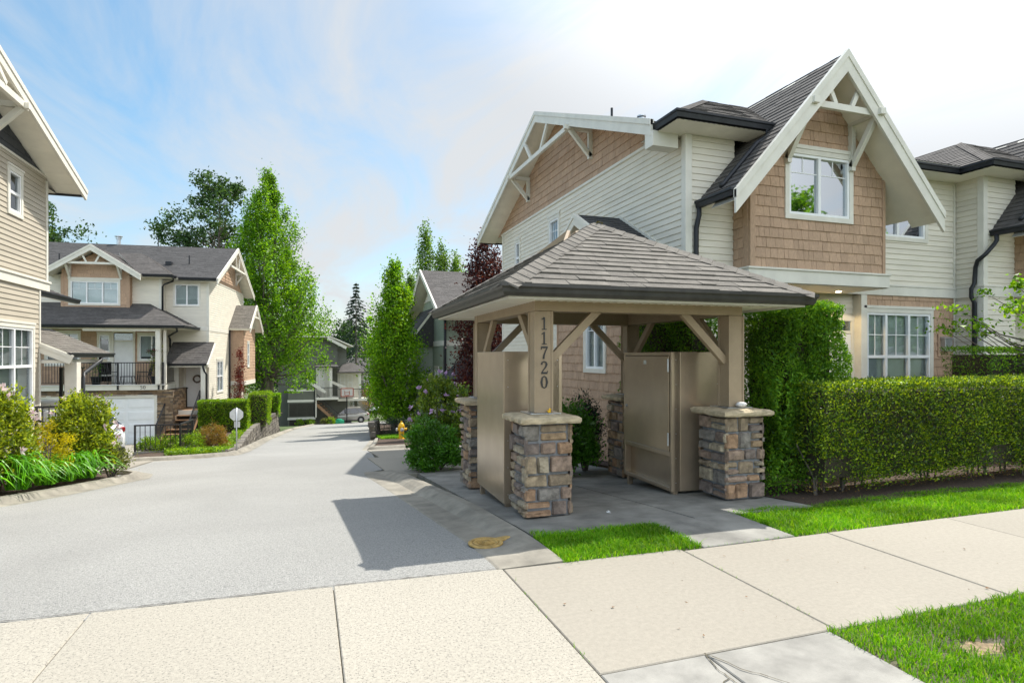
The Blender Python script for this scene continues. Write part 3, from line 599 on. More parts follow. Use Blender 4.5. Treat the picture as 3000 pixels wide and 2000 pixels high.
# ------------------------------------------------------------------ mailbox cabinets
def cabinet(lx, ly, rz, label, door_side):
    a = R(-1.38); wx, wy = 3.604+lx*math.cos(a)-ly*math.sin(a), 7.158+lx*math.sin(a)+ly*math.cos(a)
    zb = g(wy)+.02; H = 1.65-zb; D, Wd = .70, 1.24
    c = thing('mailbox_cabinet', label, 'mailbox cabinet', (wx, wy, zb), rz-1.38)
    # local: front faces -y, width along x, depth along y; low corner slopes with the ground are taken up by the feet
    b = MB(); b.box(-Wd/2, .10, .09, Wd/2, D, H); b.box(-Wd/2,.012,.09,-Wd/2+.02,.10,H); b.box(Wd/2-.02,.012,.09,Wd/2,.10,H); 
    f = .05
    for x0, x1, z0, z1 in ((-Wd/2,-Wd/2+f,.09,H),(Wd/2-f,Wd/2,.09,H),(-Wd/2+f,Wd/2-f,H-f,H),(-Wd/2+f,Wd/2-f,.09,.09+f),(-Wd/2+f,Wd/2-f,.52,.58)): b.box(x0,-.022,z0,x1,.099,z1)
    b = b.obj('body', cabm, c, bevel=.006)
    MB().box(-Wd/2+f+.004,-.034,.585,Wd/2-f-.004,-.022,H-f-.004).obj('door', cabm, c, bevel=.004)
    MB().box(-Wd/2+f,.07,.14,Wd/2-f,.098,.52).obj('lower_panel', cabm, c)
    for s_, z in ((door_side,.66),(door_side,H-.25)): MB().tube([(s_*(Wd/2-f),-.042,z),(s_*(Wd/2-f),-.042,z+.16)], .011, 8).obj('hinge', steel, c)
    MB().lathe((0,0,0), [(.020,0),(.020,.012),(.012,.02),(.004,.024)], 12).obj('lock', steel, c).matrix_local = Matrix.Translation((-door_side*(Wd/2-.12),-.034,1.08)) @ Matrix.Rotation(R(90), 4, 'X')
    MB().box(-.03,-.038,H-.16,.03,-.034,H-.11).obj('label_plate', white, c)
    for sx in (-1,1):
        for i in range(6):
            for y in (.04, D-.05):
                r_ = MB().lathe((0,0,0), [(.006,0),(.004,.004)], 6).obj('rivet', steel, c, fix=False); r_.location = (sx*Wd/2, y, .2+i*(H-.3)/5); r_.rotation_euler = (0, R(90)*sx, 0)
    for sx in (-1,1):
        for y in (.05, D-.06): MB().box(sx*(Wd/2-.055)-.03, y-.03, -.14, sx*(Wd/2-.055)+.03, y+.03, .092).obj('foot', cabm, c)
    return c
cabinet(-.755, -.06, 90, 'tall taupe metal mailbox cabinet behind the 11720 post, its plain back to the lane', 1)
cabinet(.715, -.15, -90, 'tall taupe metal mailbox cabinet with hinged door and small lock, beside the right pillars', 1)
# small things left on the pillars and the pad
def w2(lx, ly): a = R(-1.38); return 3.604+lx*math.cos(a)-ly*math.sin(a), 7.158+lx*math.sin(a)+ly*math.cos(a)
yel = M('yellow_plastic', (.75,.42,.02), .4, .03, 4)
dk = MB(); x, y = w2(-BX+.05,-BY-.13)
dk.lathe((0,0,0), [(.008,0),(.017,.006),(.019,.016),(.013,.026),(.006,.03)], 12); dk.lathe((.006,0,.024), [(.004,0),(.012,.006),(.013,.014),(.008,.022),(.002,.025)], 10); dk.beam((.015,0,.036),(.026,0,.035),.008,.005); dk.beam((-.014,0,.016),(-.026,0,.026),.012,.006)
o = dk.obj('toy_duck', yel, smooth=True); o.location = (x, y, 1.0); tag(o, 'tiny yellow toy duck on the flashing of the 11720 post', 'toy')
st = MB(); x, y = w2(BX+.02,-BY-.16); rows = []
for i in range(9):
    th = math.pi*i/8; rows.append([(.07*math.sin(th)*math.cos(2*math.pi*k/12)*random.uniform(.9,1.1), .05*math.sin(th)*math.sin(2*math.pi*k/12)*random.uniform(.9,1.1), .032+.032*math.cos(th)) for k in range(13)])
    rows[-1][12] = rows[-1][0]
o = st.grid(rows).obj('white_stone', M('white_rock', (.62,.61,.60), .8, .15, 20, bump=.5), smooth=True); o.location = (x, y, 1.0); tag(o, 'white fist sized stone lying on the right front pillar cap', 'stone')
lt = MB()
for k in range(3): lt.add([(random.uniform(-.03,.03),random.uniform(-.03,.03),random.uniform(.002,.03)) for _ in range(4)], [(0,1,2),(0,2,3)])
x, y = 3.0, 5.62
o = lt.obj('paper_scrap', white, fix=False); o.location = (x, y, g(y)+.022); tag(o, 'crumpled scrap of white paper on the pad by the front pillar', 'litter')
# iron valve cover at the gutter
oc = M('ochre_iron', (.37,.245,.08), .65, .2, 14, bump=.5, bscale=70)
vc = thing('valve_cover', 'round ochre iron valve cover with an ear set at the gutter edge', 'valve cover', (1.45,4.93,g(4.93)+.008), 20)
mb = MB(); mb.lathe((0,0,0), [(.15,0),(.15,.010),(.14,.014),(.122,.014),(.118,.003),(.110,.003),(.106,.013),(.097,.013),(.092,.005),(0.002,.005)], 36); mb.prism([(.14,-.05,.001),(.25,-.03,.001),(.275,0,.001),(.25,.03,.001),(.14,.05,.001)], (0,0,.012)); mb.obj('ring', oc, vc)
mb = MB()
for i in range(-2,3): mb.box(-.07+abs(i)*.01, i*.03-.006, .008, .07-abs(i)*.01, i*.03+.006, .0165)
mb.box(-.02,-.02,.008,.02,.02,.02); mb.obj('lid', oc, vc)
# ------------------------------------------------------------------ the big townhouse on the right (two units of the row)
def soffit(name, pts, par, e=.1, mat=None):
    pts = [Vector(p) for p in pts]; U = (pts[1]-pts[0]).normalized(); N = (pts[1]-pts[0]).cross(pts[-1]-pts[0]).normalized()
    if N.z > 0: N = -N
    V = N.cross(U)
    if V.dot(pts[-1]-pts[0]) < 0: V = -V
    return courses(MB(), pts[0], U, V, N, [((p-pts[0]).dot(U), (p-pts[0]).dot(V)) for p in pts], e, 0, .008).obj(name, [mat or soffm, gapS], par, fix=False)
def trim(par, x0, y0, z0, x1, y1, z1, name='trim', mat=None): return MB().box(x0,y0,z0,x1,y1,z1).obj(name, mat or trimm, par, bevel=.004)
def barge(par, p, q, h=.26, t=.045, mat=None, name='barge_board'):
    p = Vector(p); q = Vector(q); mb = MB(); mb.beam(p, q, t, h)
    mb.beam(p+Vector((0,0,h*.30)), q+Vector((0,0,h*.30)), t+.035, h*.36); return mb.obj(name, mat or trimm, par)
hR = thing('townhouse', 'large cream townhouse with brown shake gables and steep shingle roofs behind the pavilion', 'house', (6.18, 8.77, 0))
m_, zr = .41, 7.86
zroof = lambda y: zr-m_*abs(y-5.62)
# side wall and its gable
box_h = (-3.95, -2, -.45, 3.6)
lap('side_siding', (0,0,0), (0,-1,0), [(-10.15,-1.6),(0,-1.6),(0,5.62),(-10.15,5.62)], hR, holes=[(-6.18,3.9,-5.42,5.25),(-8.95,4.05,-8.45,5.15)])
shakes('gable_shakes', (0,0,0), (0,-1,0), [(-10.75,5.62),(-.5,5.62),(-5.62,zroof(5.62)-.12)], hR)
trim(hR, -.035, .1, 5.595, 0.0, 10.3, 5.655, 'frieze_board')
trim(hR, -.03, -.03, -1.6, .10, .0, 5.45, 'corner_board'); trim(hR, -.03, 0.0, -1.6, 0.0, .10, 5.45, 'corner_board'); trim(hR, -.03, 10.1, -1.6, 0.02, 10.2, 5.6, 'corner_board')
window(hR, (0,0,0), (0,-1,0), -6.10, 3.95, -5.50, 5.20, cols=1, rows=(.52,), grid=1, cg=4, blind=True, bl_to=.5)
window(hR, (0,0,0), (0,-1,0), -8.85, 4.15, -8.52, 5.10, cols=1, rows=(.5,), blind=False)
MB().box(.3,.95,-1.7,20,10,5.3).obj('core_wall', dark, hR); MB().box(4.9,.85,-1.7,7.3,.94,5.3).obj('core_wall', dark, hR)
# main roof
roofpart('main_roof', [[(-.6,.15,zroof(.15)),(1.15,.15,zroof(.15)),(1.15,5.62,zr),(-.6,5.62,zr)],[(1.15,.15,zroof(.15)),(22,.15,zroof(.15)),(22,5.62,zr),(1.15,5.62,zr)],[(22,11.09,zroof(.15)),(-.6,11.09,zroof(.15)),(-.6,5.62,zr),(22,5.62,zr)]], hR)
for s_ in (-1, 1):
    yw = 5.62+s_*5.4
    soffit('soffit', [(-.58,yw,zroof(.15)-.145+.02),(0.0,yw,zroof(.15)-.145+.02),(0.0,5.62,zr-.135),(-.58,5.62,zr-.135)], hR)
rake(hR, (-.605, .12, zroof(.12)-.10), (-.605, 5.62, zr-.10), (-.605, 11.12, zroof(.12)-.10))
trim(hR, -.62, .06, 5.18, -.12, .32, 5.44, 'eave_return')
soffit('soffit', [(0.0,.6,5.38),(0.0,.15,5.38),(-.5,.15,5.38),(-.5,.6,5.38)], hR)
gutter(hR, [(22,11.2,5.6),(-.55,11.2,5.6)])
# gable truss
tr = MB(); zc = 6.76; y0, y1 = 5.62-2.02, 5.62+2.02
tr.beam((-.60,y0-.1,zc),(-.60,y1+.1,zc),.08,.11); tr.beam((-.60,5.62-.35,zc+.05),(-.60,5.62-.78,7.30),.06,.09); tr.beam((-.60,5.62+.35,zc+.05),(-.60,5.62+.78,7.30),.06,.09)
tr.obj('gable_truss', trimm, hR, bevel=.004)
for yy in (y0, y1):
    b = MB(); b.beam((-.70,yy,zc),(0,yy,zc),.10,.10); b.beam((-.56,yy,zc-.03),(-.04,yy,zc-.60),.09,.10); b.beam((-.05,yy,zc-.66),(-.05,yy,zc),.10,.09,(0,1,0)); b.obj('gable_bracket', trimm, hR, bevel=.004)
# vents on the front slope
for x, y, r_, hgt, nm, mt in ((1.05,4.6,.03,.42,'vent_pipe',black),(1.75,4.35,.075,.26,'flue_cap',steel)):
    b = MB(); z = zroof(y); b.lathe((x,y,z-.05), [(r_,0),(r_,hgt)], 14)
    if nm == 'flue_cap': b.lathe((x,y,z+hgt-.10), [(r_*1.35,0),(r_*1.35,.05)], 14); b.lathe((x,y,z+hgt-.02), [(r_*1.5,0),(r_*1.5,.03),(r_*.5,.06)], 14)
    else: b.lathe((x,y,z-.04), [(.09,0),(.05,.06)], 14)
    b.obj(nm, mt, hR, smooth=False)
# small gabled box bay on the side, shakes below and a dark little roof
bx = -.62; yc, yl, yr_ = 2.27, .42, 4.12
shakes('bay_shakes', (bx,0,0), (0,-1,0), [(-yr_,-1.4),(-yl,-1.4),(-yl,3.3),(-yr_,3.3)], hR, w=.11, holes=[(-2.72,1.25,-1.72,2.5)])
shakes('bay_shakes', (0,yr_,0), (-1,0,0), [(0,-1.4),(-bx,-1.4),(-bx,3.2),(0,3.2)], hR); shakes('bay_shakes', (bx,yl,0), (1,0,0), [(0,-1.4),(-bx,-1.4),(-bx,3.2),(0,3.2)], hR)
trim(hR, bx-.03, yr_-.03, -1.4, bx+.10, yr_+.02, 3.3, 'corner_board', shake); trim(hR, bx-.03, yl-.02, -1.4, bx+.10, yl+.03, 3.3, 'corner_board', shake)
window(hR, (bx,0,0), (0,-1,0), -2.62, 1.34, -1.80, 2.42, cols=2, rows=(), grid=.28, cg=2)
zb_, zt_ = 3.28, 4.45; sl_ = (zt_-zb_)/(yr_+.25-yc)
roofpart('bay_roof', [[(.02,yr_+.25,zb_),(bx-.42,yr_+.25,zb_),(bx-.42,yc,zt_),(.02,yc,zt_)],[(bx-.42,yl-.25,zb_),(.02,yl-.25,zb_),(.02,yc,zt_),(bx-.42,yc,zt_)]], hR, roofD)
rake(hR, (bx-.43,yr_+.27,zb_-.10),(bx-.43,yc,zt_-.09),(bx-.43,yl-.27,zb_-.10),.2)
MB().prism([(bx-.02,yr_,3.28),(bx-.02,yl,3.28),(bx-.02,yc,zt_-.16)], (.05,0,0)).obj('bay_gable', sidingL, hR)
b = MB(); b.beam((-.02,yl-.27,zb_+.02),(-.02,yc,zt_+.03),.05,.05); b.beam((-.02,yr_+.27,zb_+.02),(-.02,yc,zt_+.03),.05,.05); b.obj('flashing', trimm, hR)
# ---- one unit of the row, seen from the street
def unit(x, full):
    # projecting corner block with its own hipped roof
    lap('front_siding', (x,0,0), (1,0,0), [(0,-.6),(1.0,-.6),(1.0,5.42),(0,5.42)], hR)
    if not full:
        lap('return_siding', (x,.6,0), (0,-1,0), [(0,-.6),(.6,-.6),(.6,5.42),(0,5.42)], hR)
        trim(hR, x-.03, -.03, -.6, x+.10, 0, 5.42, 'corner_board'); trim(hR, x-.03, 0, -.6, x, .10, 5.42, 'corner_board')
        trim(hR, x-.04, -.04, 2.86, x+1, .012, 3.07, 'band_board'); trim(hR, x-.042, .0122, 2.86, x, .54, 3.07, 'band_board'); trim(hR, x-.055, -.055, 3.07, x+1, .54, 3.105, 'band_cap')
    t = 1.95; zz = 5.55; k = .62; X0 = x-.53
    roofpart('corner_roof', [[(X0,-.53,zz),(x+1.42,-.53,zz),(x+2.50,t-.53,zz+k*t),(X0+t,t-.53,zz+k*t)],[(X0,.22,zz),(X0,-.53,zz),(X0+t,t-.53,zz+k*t),(X0+t,2.98,zz+k*t)]], hR)
    hp = MB(); a = Vector((X0,-.53,zz)); c = Vector((X0+t,t-.53,zz+k*t)); n = 18
    for i in range(n):
        p = a+(c-a)*(i/n); q = a+(c-a)*min(1, (i+1.4)/n); s_ = Vector((1,-1,0)).normalized()*.12
        hp.add([p-s_+Vector((0,0,-.018)),p+Vector((0,0,.032)),p+s_+Vector((0,0,-.018)),q-s_+Vector((0,0,-.028)),q+Vector((0,0,.022)),q+s_+Vector((0,0,-.028))],[(0,1,4,3),(1,2,5,4)])
    hp.obj('hip_cap', roofm, hR, fix=False)
    gutter(hR, [(X0-.06,.17,zz+.02),(X0-.06,-.59,zz+.02),(x+1.42,-.59,zz+.02)])
    soffit('soffit', [(X0,.6,5.425),(x,.6,5.425),(x,-.01,5.425),(X0,-.53,5.425)], hR); soffit('soffit', [(x+1.5,-.01,5.425),(x+1.5,-.53,5.425),(X0,-.53,5.425),(x,-.01,5.425)], hR)
    # steep gabled bay over the entry
    xl, xr, xc, ze, zk, yb = x+.22, x+4.74, x+2.48, 4.25, 6.74, -1.02
    s_ = (zk-ze)/(xc-xl)
    roofpart('bay_roof', [[(xl,3.4,ze),(xl,yb,ze),(xc,yb,zk),(xc,3.4,zk)],[(xr,yb,ze),(xr,3.4,ze),(xc,3.4,zk),(xc,yb,zk)]], hR)
    zu = lambda q: zk-.155-s_*abs(q-xc)
    for xe, sg in ((xl-.04,-1),(xr+.04,1)):
        soffit('soffit', [(xe,yb+.02,zu(xe)),(xe,-.43,zu(xe)),(xc,-.43,zu(xc)),(xc,yb+.02,zu(xc))], hR)
    rake(hR, (xl-.04,yb-.01,zu(xl-.04)-.02), (xc,yb-.01,zk-.14), (xr+.04,yb-.01,zu(xr+.04)-.02), .25)
    x0, x1 = x+.98, x+4.04
    shakes('bay_shakes', (0,-.43,0), (1,0,0), [(x0,3.12),(x1,3.12),(x1,zu(x1)),(xc,zu(xc)),(x0,zu(x0))], hR, holes=[(x+1.76,4.03,x+3.20,5.22)])
    shakes('bay_shakes', (x0,.0,0), (0,-1,0), [(0,3.12),(.43,3.12),(.43,5.0),(0,5.0)], hR); shakes('bay_shakes', (x1,-.43,0), (0,1,0), [(0,3.12),(1.0,3.12),(1.0,5.0),(0,5.0)], hR)
    for xx in (x0, x1): trim(hR, xx-.05 if xx == x1 else xx-.02, -.462, 3.12, xx+.02 if xx == x1 else xx+.09, -.40, zu(xx)+.02, 'corner_board', shake)
    trim(hR, x0-.03, -.40, 3.12, x0-.001, -.30, 4.9, 'corner_board', shake)
    trim(hR, x0-.07, -.48, 2.87, x1+.10, .57, 3.09, 'band_board'); trim(hR, x0-.09, -.505, 3.09, x1+.12, .56, 3.125, 'band_cap')
    soffit('soffit', [(x0-.05,.56,2.868),(x1+.08,.56,2.868),(x1+.08,-.46,2.868),(x0-.05,-.46,2.868)], hR)
    if not full:
        soffit('bay_side_eave', [(xr-.02,-1,4.09),(xr-.02,.58,4.09),(x1,.58,4.09),(x1,-1,4.09)], hR)
    window(hR, (0,-.43,0), (1,0,0), x+1.80, 4.09, x+3.18, 5.16, cols=2, grid=.30, cg=2, blind=False, gl=glassR, head=.07)
    # truss in the bay gable
    tz = 5.82; tr = MB(); tr.beam((xc-.80,yb+.06,tz),(xc+.80,yb+.06,tz),.07,.11)
    tr.beam((xc-.18,yb+.06,tz+.05),(xc-.36,yb+.06,6.22),.05,.08); tr.beam((xc+.18,yb+.06,tz+.05),(xc+.36,yb+.06,6.22),.05,.08); tr.obj('gable_truss', trimm, hR, bevel=.004)
    for xx in (xc-.73, xc+.73):
        b = MB(); b.beam((xx,yb-.10,tz),(xx,-.43,tz),.11,.11); b.beam((xx,yb+.04,tz-.03),(xx,-.48,tz-.78),.09,.09); b.beam((xx,-.47,tz-.86),(xx,-.47,tz),.11,.09,(1,0,0)); b.obj('gable_bracket', trimm, hR, bevel=.004)
    # gutter along the bay eave and the downspout that crosses to the corner
    gutter(hR, [(xl-.07,-.02,ze+.02),(xl-.07,yb+.05,ze+.02)]); 
    downspout(hR, [(xl-.02,-.09,4.14),(xl-.02,-.09,4.02),(xl-.04,-.085,3.93),(x+.165,-.06,3.80),(x+.165,-.06,3.70),(x+.165,-.06,-.3)] if full else [(xl-.02,-.14,4.16),(xl-.02,-.14,4.04),(xl-.08,-.13,3.96),(x-.10,-.12,3.74),(x-.10,.05,3.62),(x-.05,.12,3.5),(x-.06,.14,3.15),(x-.12,.16,3.04),(x-.12,.16,2.86),(x-.06,.14,2.74),(x-.06,.14,-.3)])
    dz = [(x+1.22,-.50,5.44),(x+1.22,-.42,5.40)]
    downspout(hR, [(x+1.25,-.53,5.46),(x+1.25,-.52,5.34)]+[(xl+(q-xl),-.52+.0,ze+(q-xl)*s_+.05) for q in (x+1.05,x+.8,x+.55,x+.35)]+[(x+.30,-.52,4.42)])
    # entry recess below the bay
    lap('entry_siding', (0,.75,0), (1,0,0), [(x+.9,-.6),(x+4.77,-.6),(x+4.77,2.9),(x+.9,2.9)], hR, holes=[(x+3.3,-.6,x+4.62,2.32)])
    d = MB(); d.box(x+3.62,.70,.05,x+4.52,.745,2.05)
    for a0, b0, a1, b1 in ((.1,.15,.4,.8),(.5,.15,.8,.8),(.1,.95,.4,1.85),(.5,.95,.8,1.85)): d.box(x+3.62+a0,.69,.05+b0,x+3.62+a1,.70,.05+b1)
    d = d.obj('door', doorw, hR, bevel=.004); MB().lathe((x+3.70,.66,1.0), [(.02,-.02),(.03,0),(.02,.02)], 10).obj('handle', steel, d)
    trim(hR, x+3.50,.69,.0,x+3.615,.76,2.32,'door_casing'); trim(hR, x+4.525,.69,.0,x+4.66,.76,2.32,'door_casing'); trim(hR, x+3.48,.685,2.32,x+4.68,.765,2.42,'door_casing'); trim(hR, x+3.615,.70,2.06,x+4.525,.76,2.12,'door_casing')
    MB().box(x+3.62,.72,2.12,x+4.52,.73,2.32).obj('transom', glass, hR)
    # recessed wall: shakes with the living room window below, siding above
    a, b_ = x+4.77, x+7.42
    lap('upper_siding', (0,.58,0), (1,0,0), [(x+3.9,3.08),(b_,3.08),(b_,5.42),(x+3.9,5.42)], hR, holes=[(x+4.86,4.08,x+6.52,5.22)])
    shakes('living_room_shakes', (0,.58,0), (1,0,0), [(a,-.6),(b_,-.6),(b_,2.87),(a,2.87)], hR, holes=[(a+.02,.5,x+6.70,2.56)])
    trim(hR, a-.16, .53, -.6, a, .62, 2.86, 'corner_board'); trim(hR, a-.16, .62, -.6, a-.13, .76, 2.86, 'corner_board')
    trim(hR, x+4.14, .535, 2.868, b_-.03, .60, 3.06, 'band_board'); trim(hR, x+4.16, .52, 3.06, b_-.03, .60, 3.10, 'band_cap')
    for z0_, z1_ in ((-.6,2.865),(3.105,5.42)): trim(hR, b_-.075, .545, z0_, b_-.045, .578, z1_, 'inside_corner')
    window(hR, (0,.58,0), (1,0,0), x+4.90, 4.12, x+6.46, 5.16, cols=2, blind=False, gl=glassR)
    window(hR, (0,.58,0), (1,0,0), a+.03, .55, x+6.62, 2.50, cols=3, rows=(.53,), grid=1, cg=2, mul=(.30,.66), head=.06)
    gutter(hR, [(x+4.0,.07,5.57),(b_-.53,.07,5.57)]); soffit('soffit', [(x+3.5,.6,5.42),(b_,.6,5.42),(b_,.1,5.42),(x+3.5,.1,5.42)], hR)
    # wall mailbox
    mbx = MB(); mbx.box(x+6.92,.44,1.70,x+7.14,.56,1.98); mbx.prism([(x+6.90,.56,2.03),(x+6.90,.42,1.98),(x+6.90,.42,1.965),(x+6.90,.56,1.965)], (.26,0,0)); mbx = mbx.obj('letter_box', steel, hR, bevel=.006)
    MB().box(x+6.85,.545,1.58,x+7.20,.562,2.08).obj('back_board', shake, mbx)
unit(0, True); unit(7.42, False)
# porch light under the first bay, lit in the photograph
pl_ = MB().lathe((3.55,.12,2.845), [(.055,.02),(.07,.018),(.07,0),(.06,-.004)], 16).obj('porch_light', white, hR)
em = bpy.data.materials.new('lamp_glow'); em.use_nodes = True; p = em.node_tree.nodes['Principled BSDF']; p.inputs['Emission Color'].default_value = (1,.78,.42,1); p.inputs['Emission Strength'].default_value = 14
MB().lathe((3.55,.12,2.836), [(.052,.004),(.05,-.002),(.02,-.006)], 16).obj('bulb', em, pl_)
ll = bpy.data.lights.new('porch_lamp', 'SPOT'); ll.energy = 30; ll.color = (1,.72,.36); ll.spot_size = R(150); ll.shadow_soft_size = .04; lo = bpy.data.objects.new('porch_lamp', ll); COL.objects.link(lo); lo.location = (6.18+3.55, 8.77+.12, 2.80)
# roof box on the bay roof
b = MB(); sx = 2.49/2.26; 
for k in (0,):
    p0 = Vector((1.30,1.1,4.25+(1.30-.22)*1.1018)); U = Vector((0,1,0)); V = Vector((1,0,1.1018)).normalized(); N = U.cross(V)*-1
    c = [p0+U*a+V*v+N*n for n in (.02,.16) for a, v in ((0,0),(.9,0),(.9,.55),(0,.55))]; b.add(c, [(0,3,2,1),(4,5,6,7),(0,1,5,4),(1,2,6,5),(2,3,7,6),(3,0,4,7)])
b.obj('roof_vent', M('grey_vent', (.12,.125,.125), .5, .1), hR, bevel=.02)
# ------------------------------------------------------------------ tan townhouse at the left edge (its sunny side faces the lane)
hL = thing('townhouse', 'tan townhouse with charcoal gable shakes at the left edge, its sunlit side to the lane', 'house', (-6.03, 17.5, 0))
zL = lambda y: 5.86+.315*max(0, .6-y) if y > -6 else 7.94
lap('side_siding', (0,0,0), (0,1,0), [(-9,3.36),(0,3.36),(0,5.95),(-9,5.95)], hL, sidingL, holes=[(-1.98,4.7,-1.40,5.62)])
lap('lower_siding', (0,0,0), (0,1,0), [(-9,-2.2),(-.42,-2.2),(-.42,3.2),(-9,3.2)], hL, sidingL, holes=[(-4.4,.42,-.80,2.25)])
shakes('gable_shakes', (0,0,0), (0,1,0), [(-9,5.95),(-.25,5.95),(-6,zL(-6)-.15),(-9,zL(-6)-.15)], hL, shakeD, w=.3)
trim(hL, 0, -9, 5.93, .035, .1, 5.985, 'frieze_board'); trim(hL, 0, -9, 3.17, .05, .06, 3.36, 'band_board'); trim(hL, 0, -9, 3.36, .075, .09, 3.41, 'band_cap')
trim(hL, 0, -.07, 3.41, .03, .03, 5.85, 'corner_board'); trim(hL, 0, -.47, -2.2, .03, -.40, 3.17, 'corner_board')
MB().box(-9,-9,-2.3,-.32,-.02,5.9).obj('core_wall', dark, hL); trim(hL, -.3, -.012, 3.2, 0, .02, 5.9, 'corner_board', sidingL); trim(hL, -.6, -.44, -2.2, 0, -.405, 3.17, 'corner_board', sidingL)
window(hL, (0,0,0), (0,1,0), -1.96, 4.72, -1.42, 5.58, cols=1, rows=(.48,), blind=False)
window(hL, (0,0,0), (0,1,0), -4.4, .40, -.82, 2.22, cols=4, rows=(.53,), grid=1, cg=2)
roofpart('main_roof', [[(.62,-6,zL(-6)),(.62,.62,zL(.6)),(-7,.62,zL(.6)),(-7,-6,zL(-6))][::1]], hL) if False else None
mb = MB(); a = [(.62,.66,zL(.66)+.02),(-8,.66,zL(.66)+.02),(-8,-6,zL(-6)+.02),(.62,-6,zL(-6)+.02)]
shingle(mb, [a[1], a[0], a[3], a[2]][::1] if False else [a[0], a[1], a[2], a[3]]); mb.obj('main_roof', [roofm, dark, soffm], hL, fix=False)
barge(hL, (.62,.70,zL(.66)-.12), (.62,-6,zL(-6)-.10), .27, .05)
soffit('soffit', [(.60,.6,zL(.6)-.125),(0,.6,zL(.6)-.125),(0,-6,zL(-6)-.125),(.60,-6,zL(-6)-.125)], hL)
soffit('soffit', [(0,.6,5.72),(-3,.6,5.72),(-3,.02,5.72),(0,.02,5.72)], hL); gutter(hL, [(.60,.70,5.80),(-6,.70,5.80)])
b = MB(); b.beam((.60,-2.75,6.66),(.60,-9,6.66),.09,.13); b.beam((.62,-3.7,6.75),(.62,-4.6,7.3),.07,.1); b.obj('gable_truss', trimm, hL)
b = MB(); b.beam((.72,-2.9,6.64),(0,-2.9,6.64),.11,.11); b.beam((.58,-2.9,6.6),(.03,-2.9,5.98),.10,.10); b.beam((.04,-2.9,5.9),(.04,-2.9,6.62),.1,.1,(0,1,0)); b.obj('gable_bracket', trimm, hL)
# low wing behind with two eaves, porch post and balcony
lap('wing_siding', (-.85,0,0), (0,1,0), [(-.3,-2.3),(2.0,-2.3),(2.0,3.0),(-.3,3.0)], hL, sidingL); MB().box(-6,.02,-2.3,-1.0,1.9,3.0).obj('core_wall', dark, hL)
lap('wing_siding', (-.85,2.0,0), (-1,0,0), [(0,-2.3),(5,-2.3),(5,3),(0,3)], hL, sidingL)
mb = MB(); shingle(mb, [(-.28,-.2,3.2),(-.28,3.2,3.2),(-1.6,3.2,3.75),(-1.6,-.2,3.75)]); mb.obj('wing_roof', [roofm, dark, soffm], hL, fix=False); gutter(hL, [(-.22,-.3,3.23),(-.22,3.1,3.23)])
mb = MB(); shingle(mb, [(.62,-.42,1.66),(.62,2.9,1.66),(-.9,2.9,2.36),(-.9,-.42,2.36)]); mb.obj('porch_roof', [roofP, dark, trimm], hL, fix=False)
gutter(hL, [(.68,-.46,1.68),(.68,2.95,1.68)], black); barge(hL, (.66,-.44,1.50), (-.9,-.44,2.21), .22, .04)
MB().box(-.85,-.38,1.42,.50,2.85,1.50).obj('porch_ceiling', trimm, hL)
pz = MB().box(.32,.15,-2.0,.58,.45,1.44).obj('porch_post', taupe if False else trimm, hL, bevel=.006)
downspout(hL, [(.60,1.95,1.56),(.60,1.9,1.46),(.60,1.2,1.30),(.60,.62,1.14),(.60,.52,1.05),(.60,.52,-1.6)], .09)
bl_ = MB(); bl_.box(-.85,.9,.22,.02,2.6,.38); bl_.obj('balcony_slab', trimm, hL)
b = MB()
for k in range(8): b.beam((.0,.95+k*.22,.38),(.0,.95+k*.22,1.25),.02,.02)
b.beam((.0,.9,1.26),(.0,2.6,1.26),.05,.04); b.beam((.0,.9,.45),(.0,2.6,.45),.03,.03); b.box(-.03,.88,.1,.03,.96,1.3); b.obj('balcony_railing', ironb, hL)
trim(hL, -.4, .2, -.05, .1, .75, .22, 'flower_box', white)
# black railing round the entry well of the tan house
rl = thing('metal_railing', 'black metal railing with a sloping handrail behind the flowering shrubs', 'railing', (-5.40, 16.5, g(16.5)))
def railing(par, pts, h=1.0, step=.13, post=.05, name='panel', z0=.08):
    for i, (a, b) in enumerate(zip(pts, pts[1:])):
        a = Vector(a); b = Vector(b); up = Vector((0,0,1)); mb = MB(); mb.beam(a+up*h, b+up*h, .045, .045); mb.beam(a+up*z0, b+up*z0, .03, .03); L = (b-a).length; n = max(2, round(L/step))
        for k in range(1, n): p = a+(b-a)*k/n; mb.beam(p+up*z0, p+up*h, .018, .018)
        mb.obj(name, ironb, par, fix=False)
    for p in pts: p = Vector(p); MB().box(p.x-post/2,p.y-post/2,p.z-.1,p.x+post/2,p.y+post/2,p.z+h+.02).obj('rail_post', ironb, par)
railing(rl, [(-.48,0,.35),(.50,0,.35),(.50,1.2,.35)], 1.15)
b = MB(); b.beam((-.5,-.12,1.25),(.30,-.12,.85),.05,.05); b.obj('handrail', ironb, rl)
# ------------------------------------------------------------------ house 50
h5 = thing('townhouse', 'pale townhouse with the number 50 on its balcony over a white garage door', 'house', (-4.69, 33.32, 0), -6.1)
X0 = -11.0
